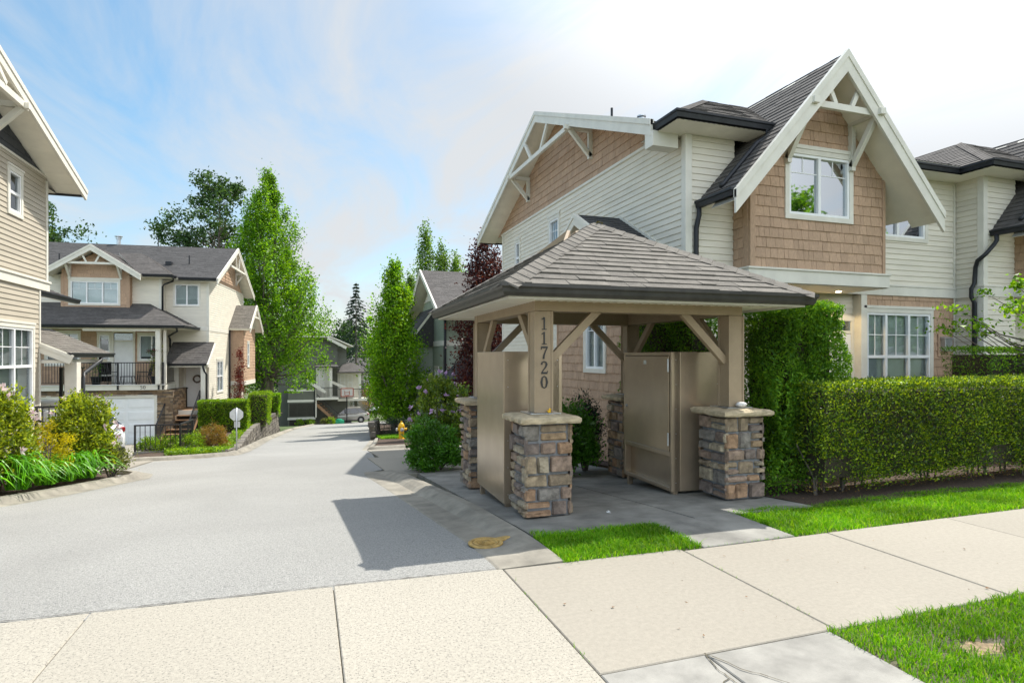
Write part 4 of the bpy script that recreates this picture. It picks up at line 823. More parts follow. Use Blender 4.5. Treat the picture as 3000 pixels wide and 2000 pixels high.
# right block and the sunny side wall with its gable
lap('front_siding', (0,0,0), (1,0,0), [(-2.2,-2.7),(0,-2.7),(0,5.42),(-2.2,5.42)], h5, holes=[(-1.60,4.06,-.40,5.22),(-1.36,-1.1,-.28,1.25)])
lap('side_siding', (0,0,0), (0,1,0), [(0,-2.7),(7.95,-2.7),(7.95,5.45),(0,5.45)], h5, holes=[(1.52,-.36,2.88,1.38)])
zH = lambda y: 7.70-.5*abs(y-4.15)
shakes('gable_shakes', (0,0,0), (0,1,0), [(.55,5.45),(7.7,5.45),(4.15,zH(4.15)-.15)], h5)
trim(h5, 0,0,5.43,.03,8,5.48,'frieze_board'); trim(h5, -2.1,-.03,2.85,.02,.0,3.07,'band_board'); trim(h5, 0,-.03,2.85,.03,8,3.07,'band_board'); trim(h5, -.09,-.03,-2.7,0,0,2.84,'corner_board'); trim(h5, -.09,-.03,3.08,.0,0,5.42,'corner_board'); trim(h5, 0,-.03,-2.7,.03,.08,2.84,'corner_board'); trim(h5,0,-.03,3.08,.03,.08,5.42,'corner_board'); trim(h5,0,7.87,-2.7,.03,7.97,5.4,'corner_board')
window(h5, (0,0,0), (1,0,0), -1.53, 4.12, -.45, 5.14, cols=2, blind=True, bl_to=1)
window(h5, (0,0,0), (0,1,0), 1.58, -.30, 2.80, 1.32, cols=2, rows=(.5,), grid=1, cg=2)
MB().box(X0,.9,-2.8,-.3,7.6,5.3).obj('core_wall', dark, h5)
roofpart('main_roof', [[(X0,-.42,zH(-.42)),(.5,-.42,zH(-.42)),(.5,4.15,zH(4.15)),(X0,4.15,zH(4.15))],[(.5,8.7,zH(8.7)),(X0,8.7,zH(8.7)),(X0,4.15,zH(4.15)),(.5,4.15,zH(4.15))]], h5, roofD)
rake(h5, (.52,-.46,zH(-.46)-.10), (.52,4.15,zH(4.15)-.10), (.52,8.75,zH(8.75)-.10), .24)
for ye in (-.4, 8.7): soffit('soffit', [(.5,ye,zH(ye)-.13),(0,ye,zH(ye)-.13),(0,4.15,zH(4.15)-.13),(.5,4.15,zH(4.15)-.13)], h5, e=.15)
b = MB(); b.beam((.5,2.35,6.5),(.5,5.95,6.5),.07,.11); b.beam((.5,3.9,6.55),(.5,3.6,7.3),.05,.08); b.beam((.5,4.4,6.55),(.5,4.7,7.3),.05,.08); b.obj('gable_truss', trimm, h5)
for yy in (2.4, 5.9): b = MB(); b.beam((.58,yy,6.48),(0,yy,6.48),.1,.1); b.beam((.46,yy,6.45),(.03,yy,5.85),.09,.09); b.beam((.04,yy,5.8),(.04,yy,6.45),.09,.09,(0,1,0)); b.obj('gable_bracket', trimm, h5)
gutter(h5, [(-1.25,-.50,5.45),(.46,-.50,5.45)]); soffit('soffit', [(-2,0,5.28),(.4,0,5.28),(.4,-.45,5.28),(-2,-.45,5.28)], h5, e=.15)
for x, y, n_ in ((-3.6,4.1,'vent_pipe'),(-.2-1.1,1.5,'vent_pipe'),(-5.6,4.2,'flue_cap'),(-7.1,1.2,'vent_pipe')):
    b = MB(); z = zH(y); r_ = .03 if n_ == 'vent_pipe' else .1; b.lathe((x,y,z-.05), [(r_,0),(r_,.5)], 10)
    if n_ == 'flue_cap': b.lathe((x,y,z+.35), [(.15,0),(.15,.06)], 10); b.lathe((x,y,z+.46), [(.2,0),(.2,.03),(.1,.07)], 10)
    b.obj(n_, black if n_ == 'vent_pipe' else steel, h5)
b = MB(); b.box(-2.35,1.2,zH(1.3)-.05,-2.05,1.5,zH(1.3)+.18); b.obj('roof_vent', black, h5, bevel=.03)
# left block: siding, projecting shake bay with low gable, corner hip roof
lap('left_siding', (0,-.6,0), (1,0,0), [(X0,3.2),(-1.95,3.2),(-1.95,5.42),(X0,5.42)], h5, holes=[(-6.0,3.3,-3.25,5.4)])
lap('return_siding', (-1.95,-.6,0), (0,1,0), [(0,-.4),(.6,-.4),(.6,5.42),(0,5.42)], h5)
trim(h5, -2.05,-.63,3.0,-1.93,-.6,5.42,'corner_board'); trim(h5, -1.95,-.63,3.0,-1.92,-.5,5.42,'corner_board')
bx0, bx1, by_ = -6.03, -3.22, -.95
shakes('bay_shakes', (0,by_,0), (1,0,0), [(bx0,3.85),(bx1,3.85),(bx1,5.62),(-4.62,6.45),(bx0,5.62)], h5, w=.3, holes=[(-5.72,3.98,-3.62,5.16)])
shakes('bay_shakes', (bx1,by_,0), (0,1,0), [(0,3.6),(.4,3.6),(.4,5.6),(0,5.6)], h5); trim(h5, bx1-.1,by_-.03,3.8,bx1+.03,by_,5.4,'corner_board',shake); trim(h5, bx0-.03,by_-.03,3.8,bx0+.1,by_,5.4,'corner_board',shake)
window(h5, (0,by_,0), (1,0,0), -5.66, 4.05, -3.68, 5.08, cols=3, grid=.33, cg=2, head=.09)
gz, ge = 6.70, 5.40
roofpart('bay_roof', [[(-6.66,2.6,ge),(-6.66,-1.5,ge),(-4.62,-1.5,gz),(-4.62,2.6,gz)],[(-2.58,-1.5,ge),(-2.58,2.6,ge),(-4.62,2.6,gz),(-4.62,-1.5,gz)]], h5)
rake(h5, (-6.7,-1.52,ge-.13), (-4.62,-1.52,gz-.10), (-2.54,-1.52,ge-.13), .24)
b = MB(); b.beam((-5.75,-1.45,5.88),(-3.5,-1.45,5.88),.07,.10); b.beam((-4.8,-1.45,5.9),(-5.0,-1.45,6.3),.05,.07); b.beam((-4.45,-1.45,5.9),(-4.25,-1.45,6.3),.05,.07); b.obj('gable_truss', trimm, h5)
for xx in (-5.68,-3.56): b = MB(); b.beam((xx,-1.55,5.86),(xx,by_,5.86),.1,.1); b.beam((xx,-1.42,5.83),(xx,by_-.03,5.25),.09,.09); b.beam((xx,by_-.04,5.2),(xx,by_-.04,5.85),.09,.09,(1,0,0)); b.obj('gable_bracket', trimm, h5)
roofpart('corner_roof', [[(-2.74,-1.15,5.47),(-1.35,-1.15,5.47),(-3.3,.9,6.75),(-4.35,.9,6.75)],[(-1.35,-1.15,5.47),(-1.35,2.5,5.47),(-3.3,.9,6.75)]], h5)
gutter(h5, [(-2.6,-1.21,5.49),(-1.29,-1.21,5.49),(-1.29,-.5,5.49)]); soffit('soffit', [(-3.2,-.6,5.36),(-1.4,-.6,5.36),(-1.4,-1.1,5.36),(-3.2,-1.1,5.36)], h5, e=.15)
downspout(h5, [(-1.42,-.62,5.35),(-1.42,-.62,5.24),(-1.82,-.66,5.05),(-1.88,-.66,4.95),(-1.88,-.66,3.5)])
# roof over the balcony
roofpart('balcony_roof', [[(X0,-2.5,2.98),(-.42,-2.5,2.98),(-2.45,-.6,4.1),(X0,-.6,4.1)],[(-.42,-2.5,2.98),(-.42,0.0,2.98),(-1.95,0.0,3.824),(-2.45,-.6,4.1)]], h5)
gutter(h5, [(X0,-2.57,3.0),(-.36,-2.57,3.0),(-.36,-.06,3.0)]); soffit('soffit', [(X0,-.6,2.86),(-.5,-.6,2.86),(-.5,-2.45,2.86),(X0,-2.45,2.86)], h5, e=.15)
downspout(h5, [(-.75,-2.4,2.88),(-.75,-2.3,2.74),(-1.6,-.7,2.55),(-1.72,-.1,2.4),(-1.72,-.1,1.4)])
trim(h5, -4.6,-2.32,2.72,-1.45,-2.12,2.86,'lintel'); trim(h5, -1.66,-2.32,.3,-1.46,-2.12,2.72,'balcony_post'); trim(h5, -1.40,-2.1,.3,-1.28,-2.0,2.8,'balcony_post')
shakes('balcony_shakes', (0,-.6,0), (1,0,0), [(X0,.2),(-1.95,.2),(-1.95,2.86),(X0,2.86)], h5, w=.3, holes=[(-4.66,.3,-3.12,2.72),(-2.92,1.4,-1.98,2.66),(-6.85,1.2,-5.42,2.7)])
lap('balcony_siding', (-1.95,-.6,0), (0,1,0), [(0,-.3),(.6,-.3),(.6,2.84),(0,2.84)], h5)
window(h5, (0,-.6,0), (1,0,0), -6.80, 1.2, -5.48, 2.66, cols=3, blind=True, bl_to=.25)
window(h5, (0,-.6,0), (1,0,0), -4.62, 1.40, -4.18, 2.60, cols=1, rows=(.35,), blind=True, bl_to=.2)
window(h5, (0,-.6,0), (1,0,0), -2.90, 1.42, -2.05, 2.58, cols=2, blind=True, bl_to=.9, mul=(.62,))
d = MB().box(-3.98,-.63,.24,-3.18,-.585,2.28).obj('door', doorw, h5, bevel=.004); MB().lathe((-3.90,-.67,1.2),[(.02,-.03),(.03,0),(.02,.03)],10).obj('handle', black, d)
trim(h5, -4.08,-.66,.2,-3.99,-.6,2.72,'door_casing'); trim(h5, -3.17,-.66,.2,-3.08,-.6,2.72,'door_casing'); trim(h5, -4.08,-.66,2.72,-3.08,-.6,2.8,'door_casing'); trim(h5, -3.98,-.65,2.285,-3.18,-.6,2.34,'door_casing'); MB().box(-3.97,-.62,2.345,-3.19,-.612,2.71).obj('transom', glass, h5); MB().box(-3.97,-.60,2.345,-3.19,-.595,2.71).obj('reveal', roomm, h5)
# balcony slab, beam, railing
MB().box(X0,-2.05,.12,-1.40,-.62,.22).obj('balcony_slab', concG, h5); trim(h5, X0,-2.16,.03,-1.36,-2.06,.26,'balcony_beam'); trim(h5, -1.42,-2.05,.03,-1.32,-.6,.26,'balcony_beam'); trim(h5, X0,-2.22,.26,-1.34,-2.03,.285,'balcony_beam',white)
for a, b_ in (((-4.75,-2.10,.30),(-3.24,-2.10,.30)),((-3.24,-2.10,.30),(-1.42,-2.10,.30)),((-1.42,-2.10,.30),(-1.36,-.65,.30)),((-9,-2.10,.30),(-4.75,-2.10,.30))):
    a = Vector(a); b_ = Vector(b_); mb = MB(); mb.beam(a+Vector((0,0,.98)), b_+Vector((0,0,.98)), .05, .04); mb.beam(a+Vector((0,0,.07)), b_+Vector((0,0,.07)), .03, .03); n = round((b_-a).length/.115)
    for k in range(1, n): p = a+(b_-a)*k/n; mb.beam(p+Vector((0,0,.07)), p+Vector((0,0,.98)), .017, .017)
    mb.obj('balcony_railing', ironb, h5, fix=False)
for x in (-4.75,-3.24,-1.56,-1.38): MB().box(x-.035,-2.215,.05,x+.035,-2.165,1.3).obj('rail_post', ironb, h5)
for i, ch in enumerate('50'): glyphs(MB(), ch, (-2.34+i*.125,-2.163,.07), (1,0,0), (0,0,1), (0,-1,0), .17, (0,0,0), .006).obj('house_number', ironb, h5, fix=False)
# garage
def ledges(name, O, U, poly, holes=()):
    U = Vector(U); return courses(MB(), O, U, (0,0,1), U.cross(Vector((0,0,1))), poly, .085, .34, .025, .008, .01, holes).obj(name, [ledge, dark], h5, fix=False)
ledges('stone_facing', (0,-2.0,0), (1,0,0), [(X0,-2.7),(-1.02,-2.7),(-1.02,.03),(X0,.03)], [(-6.7,-2.7,-1.70,-.26)])
ledges('stone_facing', (-1.02,-2.0,0), (0,1,0), [(0,-2.7),(1.9,-2.7),(1.9,.03),(0,.03)])
MB().box(X0,-1.7,-2.8,-1.2,.8,.0).obj('core_wall', dark, h5)
gd = MB(); gd.box(-6.6,-1.93,-2.6,-1.78,-1.88,-.30)
for r_ in range(4):
    z0_ = -2.58+r_*.57
    for c in range(4):
        x = -6.55+c*1.19; gd.add([(x+.06,-1.931,z0_+.06),(x+1.12,-1.931,z0_+.06),(x+1.12,-1.931,z0_+.50),(x+.06,-1.931,z0_+.50),(x+.12,-1.945,z0_+.12),(x+1.06,-1.945,z0_+.12),(x+1.06,-1.945,z0_+.44),(x+.12,-1.945,z0_+.44)],[(0,1,5,4),(1,2,6,5),(2,3,7,6),(3,0,4,7),(4,5,6,7)])
    gd.box(-6.6,-1.932,z0_-.004,-1.78,-1.9312,z0_+.006)
gd.obj('garage_door', white, h5, bevel=.004)
trim(h5, -6.7,-2.02,-2.6,-6.58,-1.86,-.2,'door_casing'); trim(h5,-1.80,-2.02,-2.6,-1.68,-1.86,-.2,'door_casing'); trim(h5,-6.58,-2.02,-.32,-1.80,-1.86,-.2,'door_casing')
# entry porch
roofpart('porch_roof', [[(-1.62,-1.35,1.22),(.28,-1.35,1.22),(.28,0,2.28),(-1.62,0,2.28)]], h5)
gutter(h5, [(-1.6,-1.41,1.24),(.26,-1.41,1.24)]); barge(h5, (.30,-1.38,1.10),(.30,0,2.14),.2,.04)
MB().box(-1.55,-1.3,1.06,.2,-.01,1.12).obj('porch_ceiling', trimm, h5)
trim(h5, -.03,-1.28,-2.3,.17,-1.08,1.06,'porch_post'); downspout(h5, [(.10,-1.38,1.14),(.10,-1.38,1.04),(.15,-1.32,.85),(.22,-1.2,.7),(.22,-1.2,-2.2)])
lap('alcove_siding', (-1.36,0,0), (0,1,0), [(0,-2.4),(.85,-2.4),(.85,1.2),(0,1.2)], h5)
d = MB(); d.box(-1.26,.80,-1.0,-.34,.845,1.06)
for a0, b0, a1, b1 in ((.1,.15,.4,.8),(.52,.15,.82,.8),(.1,.95,.4,1.9),(.52,.95,.82,1.9)): d.box(-1.26+a0,.792,-1.0+b0,-1.26+a1,.80,-1.0+b1)
d = d.obj('door', doorw, h5, bevel=.004); MB().lathe((-1.18,.76,-.05),[(.02,-.03),(.035,0),(.02,.03)],10).obj('handle', black, d)
trim(h5, -1.36,.76,-1.05,-1.265,.86,1.2,'door_casing'); trim(h5,-.335,.76,-1.05,-.24,.86,1.2,'door_casing'); trim(h5,-1.36,.76,1.065,-.24,.86,1.2,'door_casing')
lap('alcove_siding', (-.2,.86,0), (0,-1,0), [(0,-2.4),(.86,-2.4),(.86,1.2),(0,1.2)], h5)
MB().box(-1.36,-1.25,-1.12,-.05,.80,-1.02).obj('landing', wood, h5); MB().box(-1.30,-1.2,-2.6,-.1,.7,-1.125).obj('core_wall', dark, h5); trim(h5, -1.3,-1.27,-1.3,-.1,-1.252,-1.0,'trim')
st_ = MB()
for k in range(7): y = -1.5-k*.25; z = -1.22-k*.19; st_.box(-1.28,y-.02,z-.04,-.12,y+.26,z); 
st_ = st_.obj('stair_treads', wood, h5); b = MB()
for x in (-1.30,-.13): b.beam((x,-1.25,-1.25),(x,-3.2,-2.72),.04,.24)
b.obj('stringer', wood, h5)
for x in (-1.36,-.06):
    mb = MB(); a = Vector((x,-1.3,-1.05)); c = Vector((x,-3.15,-2.45)); up = Vector((0,0,1)); mb.beam(a+up*.95, c+up*.95, .05, .05); mb.beam(a+up*.1, c+up*.1, .03, .03)
    for k in range(1, 15): p = a+(c-a)*k/15; mb.beam(p+up*.1, p+up*.95, .016, .016)
    for p in (a, c): mb.box(p.x-.025,p.y-.025,p.z-.2,p.x+.025,p.y+.025,p.z+1.0)
    mb.obj('stair_railing', ironb, h5, fix=False)
# side bay with its own little roof
shakes('bay_shakes', (.75,4.4,0), (0,1,0), [(0,.15),(3.3,.15),(3.3,3.3),(0,3.3)], h5, w=.2, holes=[(.9,.9,1.5,2.4)]); shakes('bay_shakes', (0,4.4,0), (1,0,0), [(0,.15),(.75,.15),(.75,3.2),(0,3.2)], h5)
window(h5, (.75,4.4,0), (0,1,0), 1.0, 1.0, 1.45, 2.35, cols=1, rows=(.5,), blind=False); trim(h5, 0,4.38,-.1,.78,7.7,.15,'band_board')
roofpart('bay_roof', [[(.0,4.1,3.15),(1.15,4.1,3.15),(1.15,6.05,4.62),(.0,6.05,4.62)],[(1.15,8.0,3.15),(0,8.0,3.15),(0,6.05,4.62),(1.15,6.05,4.62)]], h5, roofP)
rake(h5, (1.17,4.08,3.05),(1.17,6.05,4.52),(1.17,8.02,3.05),.2); MB().prism([(.74,4.4,3.2),(.74,7.7,3.2),(.74,6.05,4.45)],(.02,0,0)).obj('bay_gable', trimm, h5); b = MB(); b.beam((1.15,5.3,3.9),(1.15,6.8,3.9),.06,.09); b.beam((1.15,5.9,3.95),(1.15,5.8,4.3),.05,.06); b.obj('gable_truss', trimm, h5)
downspout(h5, [(.06,4.2,3.1),(.06,4.2,-2)])
# wreath on the door, plants and seats on the balcony: separate things, placed in the house's frame
def in5(u, v, z): a = R(-6.1); return (-4.69+u*math.cos(a)-v*math.sin(a), 33.32+u*math.sin(a)+v*math.cos(a), z)
wr = MB(); pts = [(.17*math.cos(t*math.pi/12), 0, .17*math.sin(t*math.pi/12)) for t in range(25)]; wr.tube(pts, .04, 7)
for k in range(90):
    t = random.uniform(0,6.3); q = Vector((.17*math.cos(t), 0, .17*math.sin(t)))+Vector([random.uniform(-.05,.05) for _ in range(3)]); wr.add([q+Vector([random.uniform(-.03,.03) for _ in range(3)]) for _ in range(3)], [(0,1,2)], random.choice((0,1,1)))
o = wr.obj('door_wreath', [M('dry_vine',(.12,.09,.07),.9,.3,20), M('wreath_flowers',(.55,.42,.33),.8,.3,30)], fix=False); o.location = in5(-.72,.74,.42); o.rotation_euler = (0,0,R(-6.1)); tag(o, 'round dried flower wreath hanging on the white front door', 'wreath')
# ------------------------------------------------------------------ green townhouse behind the pavilion
hG = thing('townhouse', 'grey green townhouse with a steep gable beyond the right hand lane tree', 'house', (6.18, 28.1, 0))
zG = lambda y: 6.05-.55*abs(y-2.9)
lap('side_siding', (0,0,0), (0,-1,0), [(-5.9,-3.8),(0,-3.8),(0,3.95),(-2.9,5.4),(-5.9,3.95)], hG, sidingG, holes=[(-2.1,-.6,-1.1,1.05)])
lap('gable_siding', (-.012,0,0), (0,-1,0), [(-4.75,4.55),(-1.05,4.55),(-2.9,5.5)], hG, trimm, e=.16); trim(hG, -.05,.9,4.50,0,4.9,4.56,'frieze_board')
lap('front_siding', (0,0,0), (1,0,0), [(0,-3),(9,-3),(9,4.4),(0,4.4)], hG, sidingG); MB().box(.2,.2,-4,9,5.7,3.6).obj('core_wall', dark, hG)
trim(hG, -.04,-.04,2.08,0,6,2.34,'band_board'); trim(hG, 0,-.04,2.08,9,0,2.34,'band_board'); trim(hG, -.03,-.03,-3,0,.08,2.07,'corner_board',sidingD)
roofpart('main_roof', [[(-.6,-1.6,zG(-1.6)),(9.5,-1.6,zG(-1.6)),(9.5,2.9,6.05),(-.6,2.9,6.05)],[(9.5,7.4,zG(7.4)),(-.6,7.4,zG(7.4)),(-.6,2.9,6.05),(9.5,2.9,6.05)]], hG)
rake(hG, (-.62,-1.62,zG(-1.62)-.1),(-.62,2.9,5.95),(-.62,7.42,zG(7.42)-.1),.24)
for ye in (-1.5,7.3): soffit('soffit', [(-.6,ye,zG(ye)-.13),(0,ye,zG(ye)-.13),(0,2.9,5.92),(-.6,2.9,5.92)], hG, e=.15)
window(hG, (0,0,0), (0,-1,0), -2.0, -.45, -1.15, .95, cols=2, rows=(.5,), grid=1, cg=2)
downspout(hG, [(.05,-.08,3.4),(.05,-.08,2.4),(.04,-.12,2.2),(.05,-.08,2.0),(.05,-.08,-3)], .1)
for x, y in ((2.3,.6),(4.6,1.4)): b = MB(); b.lathe((x,y,zG(y)-.05),[(.12,0),(.05,.09),(.035,.1),(.035,.45)],10); b.obj('vent_pipe', black, hG)
lap('wing_siding', (-1.1,2.6,0), (1,0,0), [(0,-3.5),(1.1,-3.5),(1.1,2.3),(0,2.3)], hG, sidingG); lap('wing_siding', (-1.1,2.6,0), (0,-1,0), [(-3.4,-3.5),(0,-3.5),(0,2.1),(-3.4,2.1)], hG, trimm); trim(hG,-1.14,2.56,-3.5,-1.0,2.6,2.1,'corner_board')
mb = MB(); shingle(mb, [(-1.5,6.2,2.1),(-1.5,2.3,2.1),(.0,2.3,4.1),(.0,6.2,4.1)]); mb.prism([(-1.45,2.31,2.1),(0,2.31,2.1),(0,2.31,4.05)],(0,.05,0),1); mb.obj('wing_roof', [roofD, roofD, soffm], hG, fix=False)
roofpart('porch_roof', [[(-.2,-2.4,.55),(3,-2.4,.55),(3,-.02,1.5),(.9,-.02,1.5)],[(-.2,0,.55),(-.2,-2.4,.55),(.9,-.02,1.5)]], hG, roofD); gutter(hG, [(-.25,0,.57),(-.25,-2.46,.57),(3,-2.46,.57)])
trim(hG, .1,-2.2,-3,.35,-1.95,.45,'porch_post')
trim(hG, -.7,-.6,-3,-.5,-.4,-.15,'porch_post'); barge(hG, (-1.3,-.8,-.75),(-.2,-.8,-.1),.16,.3)
# ------------------------------------------------------------------ olive row house at the foot of the lane
hF = thing('townhouse', 'dark olive row house with pale balconies and a stair at the foot of the lane', 'house', (0, 70, 0))
def k_(x, z): return x*1.207, 1.6+(z-1.6)*1.207
def ff(name, x0, z0, x1, z1, y, d, mat): a, za = k_(x0, z0); b, zb = k_(x1, z1); return MB().box(a,y,za,b,y+d,zb).obj(name, mat, hF)
def fl(name, x0, z0, x1, z1, y, mat=None): a, za = k_(x0, z0); b, zb = k_(x1, z1); return lap(name, (0,y,0), (1,0,0), [(a,za),(b,za),(b,zb),(a,zb)], hF, mat or sidingD, e=.16)
fl('front_siding', -2.5, -5, 2.67, 2.8, 0); lap('gable_siding', (0,0,0), (1,0,0), [(k_(-2.5,0)[0],k_(0,2.8)[1]),(k_(2.67,0)[0],k_(0,2.5)[1]),(k_(1.4,0)[0],k_(0,3.25)[1]),(k_(-2.5,0)[0],k_(0,3.25)[1])], hF, sidingD, e=.16)
fl('front_siding', 2.67, -5, 3.5, 2.4, .5)
ff('core_wall', -2.4,-5.2,3.45,2.2,.7,5,dark)
ff('porch_box', -1.6,-5.1,.65,-1.3,-2.2,2.15,sidingD); ff('garage_opening',-1.5,-5.0,.55,-4.0,-2.22,.05,dark)
for z in (-1.45,-2.4,-3.95): ff('band_board', -1.65,z-.10,.7,z+.10,-2.26,.06,trimm)
ff('lattice_panel', -1.5,-3.75,.55,-2.62,-2.24,.03,dark); ff('porch_post', .60,-3.9,.80,-1.2,-2.28,.2,trimm)
b = MB(); 
for i in range(22): x, z = k_(-1.48+i*.094, -3.75); b.box(x,70-70-2.262,z,x+.02,-2.25,k_(0,-2.62)[1])
b.obj('picket', sidingD, hF)
x, z = k_(.2,-.75); x2, z2 = k_(1.55,-1.65); barge(hF, (x-.3,-2.4,z+.2),(x2,-2.4,z2),.3,.6)
roofpart('main_roof', [[(k_(4.05,0)[0],-1.4,k_(0,2.5)[1]),(k_(4.05,0)[0],6,k_(0,2.5)[1]),(k_(2.2,0)[0],6,k_(0,3.4)[1]),(k_(2.0,0)[0],-1.4,k_(0,3.4)[1])],[(k_(-2.5,0)[0],-1.5,k_(0,3.4)[1]-.02),(k_(2.0,0)[0],-1.5,k_(0,3.4)[1]-.02),(k_(2.2,0)[0],6,k_(0,3.42)[1]),(k_(-2.5,0)[0],6,k_(0,3.42)[1])]], hF, e=.2)
barge(hF, (k_(3.4,0)[0],-1.45,k_(0,2.32)[1]),(k_(1.75,0)[0],-1.45,k_(0,3.22)[1]),.3)
for (xa, xb, zt, zl, xw) in ((.75,2.75,.62,-2.12,1.2),(2.65,5.35,.10,-2.34,3.6)):
    a, zt_ = k_(xa, zt); b_, zl_ = k_(xb, zl); yy = -1.3 if xa < 1 else -.2
    roofpart('balcony_roof', [[(a-.2,yy-1.4,zt_),(b_,yy-1.4,zt_),(b_-1.4,yy+.9,zt_+1.0),(a+.8,yy+.9,zt_+1.0)],[(b_,yy-1.4,zt_),(b_,yy+1.2,zt_),(b_-1.4,yy+.9,zt_+1.0)]], hF, e=.2); gutter(hF, [(a-.2,yy-1.47,zt_+.03),(b_+.06,yy-1.47,zt_+.03),(b_+.06,yy+1,zt_+.03)])
    MB().box(a,yy-1.2,zl_-.25,b_-.1,yy+1,zl_).obj('balcony_slab', trimm, hF); trim(hF, b_-1.05,yy-1.15,zl_,b_-.75,yy-.9,zt_-.1,'balcony_post')
    MB().box(a,yy+.35,zl_,b_-.9,yy+.5,zt_).obj('balcony_wall', trimm, hF)
    for wx in (a+.35, a+1.15): 
        if wx+.5 < b_-.9: window(hF, (0,yy+.34,0), (1,0,0), wx, zl_+.9, wx+.5, zt_-.35, cols=1, rows=(.5,), blind=False, tw=.07)
    mb = MB(); n = int((b_-.1-a)/.14)
    for i in range(n+1): mb.box(a+i*.14,yy-1.19,zl_,a+i*.14+.03,yy-1.16,zl_+1.05)
    mb.box(a,yy-1.2,zl_+1.03,b_-.1,yy-1.14,zl_+1.09); mb.obj('balcony_railing', ironb, hF, fix=False)
x, z = k_(2.1,-.95); barge(hF, (x-.1,-1.6,z+.25),(x+1.5,-1.6,z-.45),.28,.5)
sr = MB(); 
for i in range(9): sr.box(.95+i*.27,-2.0,-3.4-i*.27,1.25+i*.27,-1.0,-3.33-i*.27)
sr.beam((.9,-2.05,-3.6),(3.3,-2.05,-5.9),.08,.3); sr.obj('stair', wood, hF)
sr = MB(); sr.beam((.9,-2.05,-2.5),(3.3,-2.05,-4.8),.05,.06)
for i in range(16): sr.beam((.9+i*.16,-2.05,-2.5-i*.153),(.9+i*.16,-2.05,-3.5-i*.153),.03,.03)
sr.obj('stair_railing', ironb, hF, fix=False); downspout(hF, [(.72,-2.4,-1.8),(.75,-2.35,-2.2),(.75,-2.35,-5)], .1)
# tan house farther on
hT = thing('townhouse', 'distant tan house with white windows showing between the lane trees', 'house', (6.5, 92, -7))
lap('front_siding', (0,0,0), (1,0,0), [(-4,0),(4,0),(4,6.2),(-4,6.2)], hT, sidingL, e=.2); lap('side_siding', (-4,7,0), (0,-1,0), [(0,0),(7,0),(7,6.2),(0,6.2)], hT, sidingL, e=.2)
roofpart('main_roof', [[(-4.5,-.6,6.1),(4.5,-.6,6.1),(4.5,3.5,8.3),(-4.5,3.5,8.3)],[(4.5,7.6,6.1),(-4.5,7.6,6.1),(-4.5,3.5,8.3),(4.5,3.5,8.3)]], hT, e=.25)
roofpart('porch_roof', [[(-4.2,-2,3.0),(1,-2,3.0),(1,0,3.9),(-4.2,0,3.9)]], hT, roofP, e=.25)
for x in (-3.4,-1.2,1.6): window(hT, (0,0,0), (1,0,0), x, 4.2, x+1.2, 5.5, cols=2, tw=.12, blind=True)
for x in (-3.2,-.6): window(hT, (0,0,0), (1,0,0), x, .9, x+1.2, 2.3, cols=2, tw=.12, blind=True)
hB = thing('townhouse', 'distant house with a grey hipped roof behind the parked grey car', 'house', (1.5, 102, -7.2))
lap('front_siding', (0,0,0), (1,0,0), [(-5,0),(5,0),(5,6),(-5,6)], hB, siding, e=.2)
roofpart('main_roof', [[(-5.5,-.6,5.9),(5.5,-.6,5.9),(2.5,3.5,8.6),(-2.5,3.5,8.6)],[(5.5,-.6,5.9),(5.5,7.6,5.9),(2.5,3.5,8.6)],[(-5.5,7.6,5.9),(-5.5,-.6,5.9),(-2.5,3.5,8.6)]], hB, e=.25)
for x in (-3.5,0,2.6): window(hB, (0,0,0), (1,0,0), x, 3.9, x+1.3, 5.2, cols=2, tw=.12, blind=True)
# ------------------------------------------------------------------ foliage
def npmesh(name, co, quads, mat, par=None):
    me = bpy.data.meshes.new(name); n = len(co); q = len(quads)
    me.vertices.add(n); me.vertices.foreach_set('co', np.asarray(co, np.float32).ravel())
    me.loops.add(4*q); me.loops.foreach_set('vertex_index', np.asarray(quads, np.int32).ravel())
    me.polygons.add(q); me.polygons.foreach_set('loop_start', np.arange(0, 4*q, 4, dtype=np.int32))
    me.update(calc_edges=True); me.materials.append(mat)
    o = bpy.data.objects.new(name, me); COL.objects.link(o)
    if par: o.parent = par
    return o
def unit_(v): return v/np.maximum(np.linalg.norm(v, axis=1, keepdims=True), 1e-6)
def leaves(name, C, size, mat, par=None, asp=.55, axis=None, ab=.6, fold=.18):
    """one folded leaf (two quads sharing a mid-rib would double the count: a single kinked quad) per centre"""
    n = len(C); a = rng.normal(size=(n,3))
    if axis is not None: a = unit_(a)*(1-ab)+axis*ab
    a = unit_(a); b = unit_(np.cross(a, rng.normal(size=(n,3)))); c = np.cross(a, b)
    s = (np.asarray(size)*rng.uniform(.65,1.3,n))[:,None]
    v = np.empty((n,4,3)); v[:,0] = C-a*s*.5; v[:,1] = C+b*s*asp*.5+c*s*fold; v[:,2] = C+a*s*.5; v[:,3] = C-b*s*asp*.5+c*s*fold
    return npmesh(name, v.reshape(-1,3), np.arange(4*n).reshape(-1,4), mat, par)
Gb = [(.035,.085,.008),(.085,.19,.012),(.14,.28,.02),(.20,.34,.03)]
lf_bright = LM('spring_leaves', [(.045,.12,.006),(.10,.25,.008),(.15,.34,.010),(.23,.43,.02)], .48)
lf_lane = LM('lane_tree_leaves', [(.05,.14,.006),(.12,.29,.008),(.19,.40,.010),(.28,.48,.02)], .48)
lf_dark = LM('dark_leaves', [(.025,.06,.018),(.042,.10,.03),(.075,.15,.04)], .35)
lf_pop = LM('poplar_leaves', [(.06,.14,.02),(.12,.24,.03),(.20,.34,.05)], .5)
lf_purple = LM('purple_leaves', [(.028,.009,.014),(.05,.012,.018),(.085,.02,.018),(.13,.035,.02)], .3)
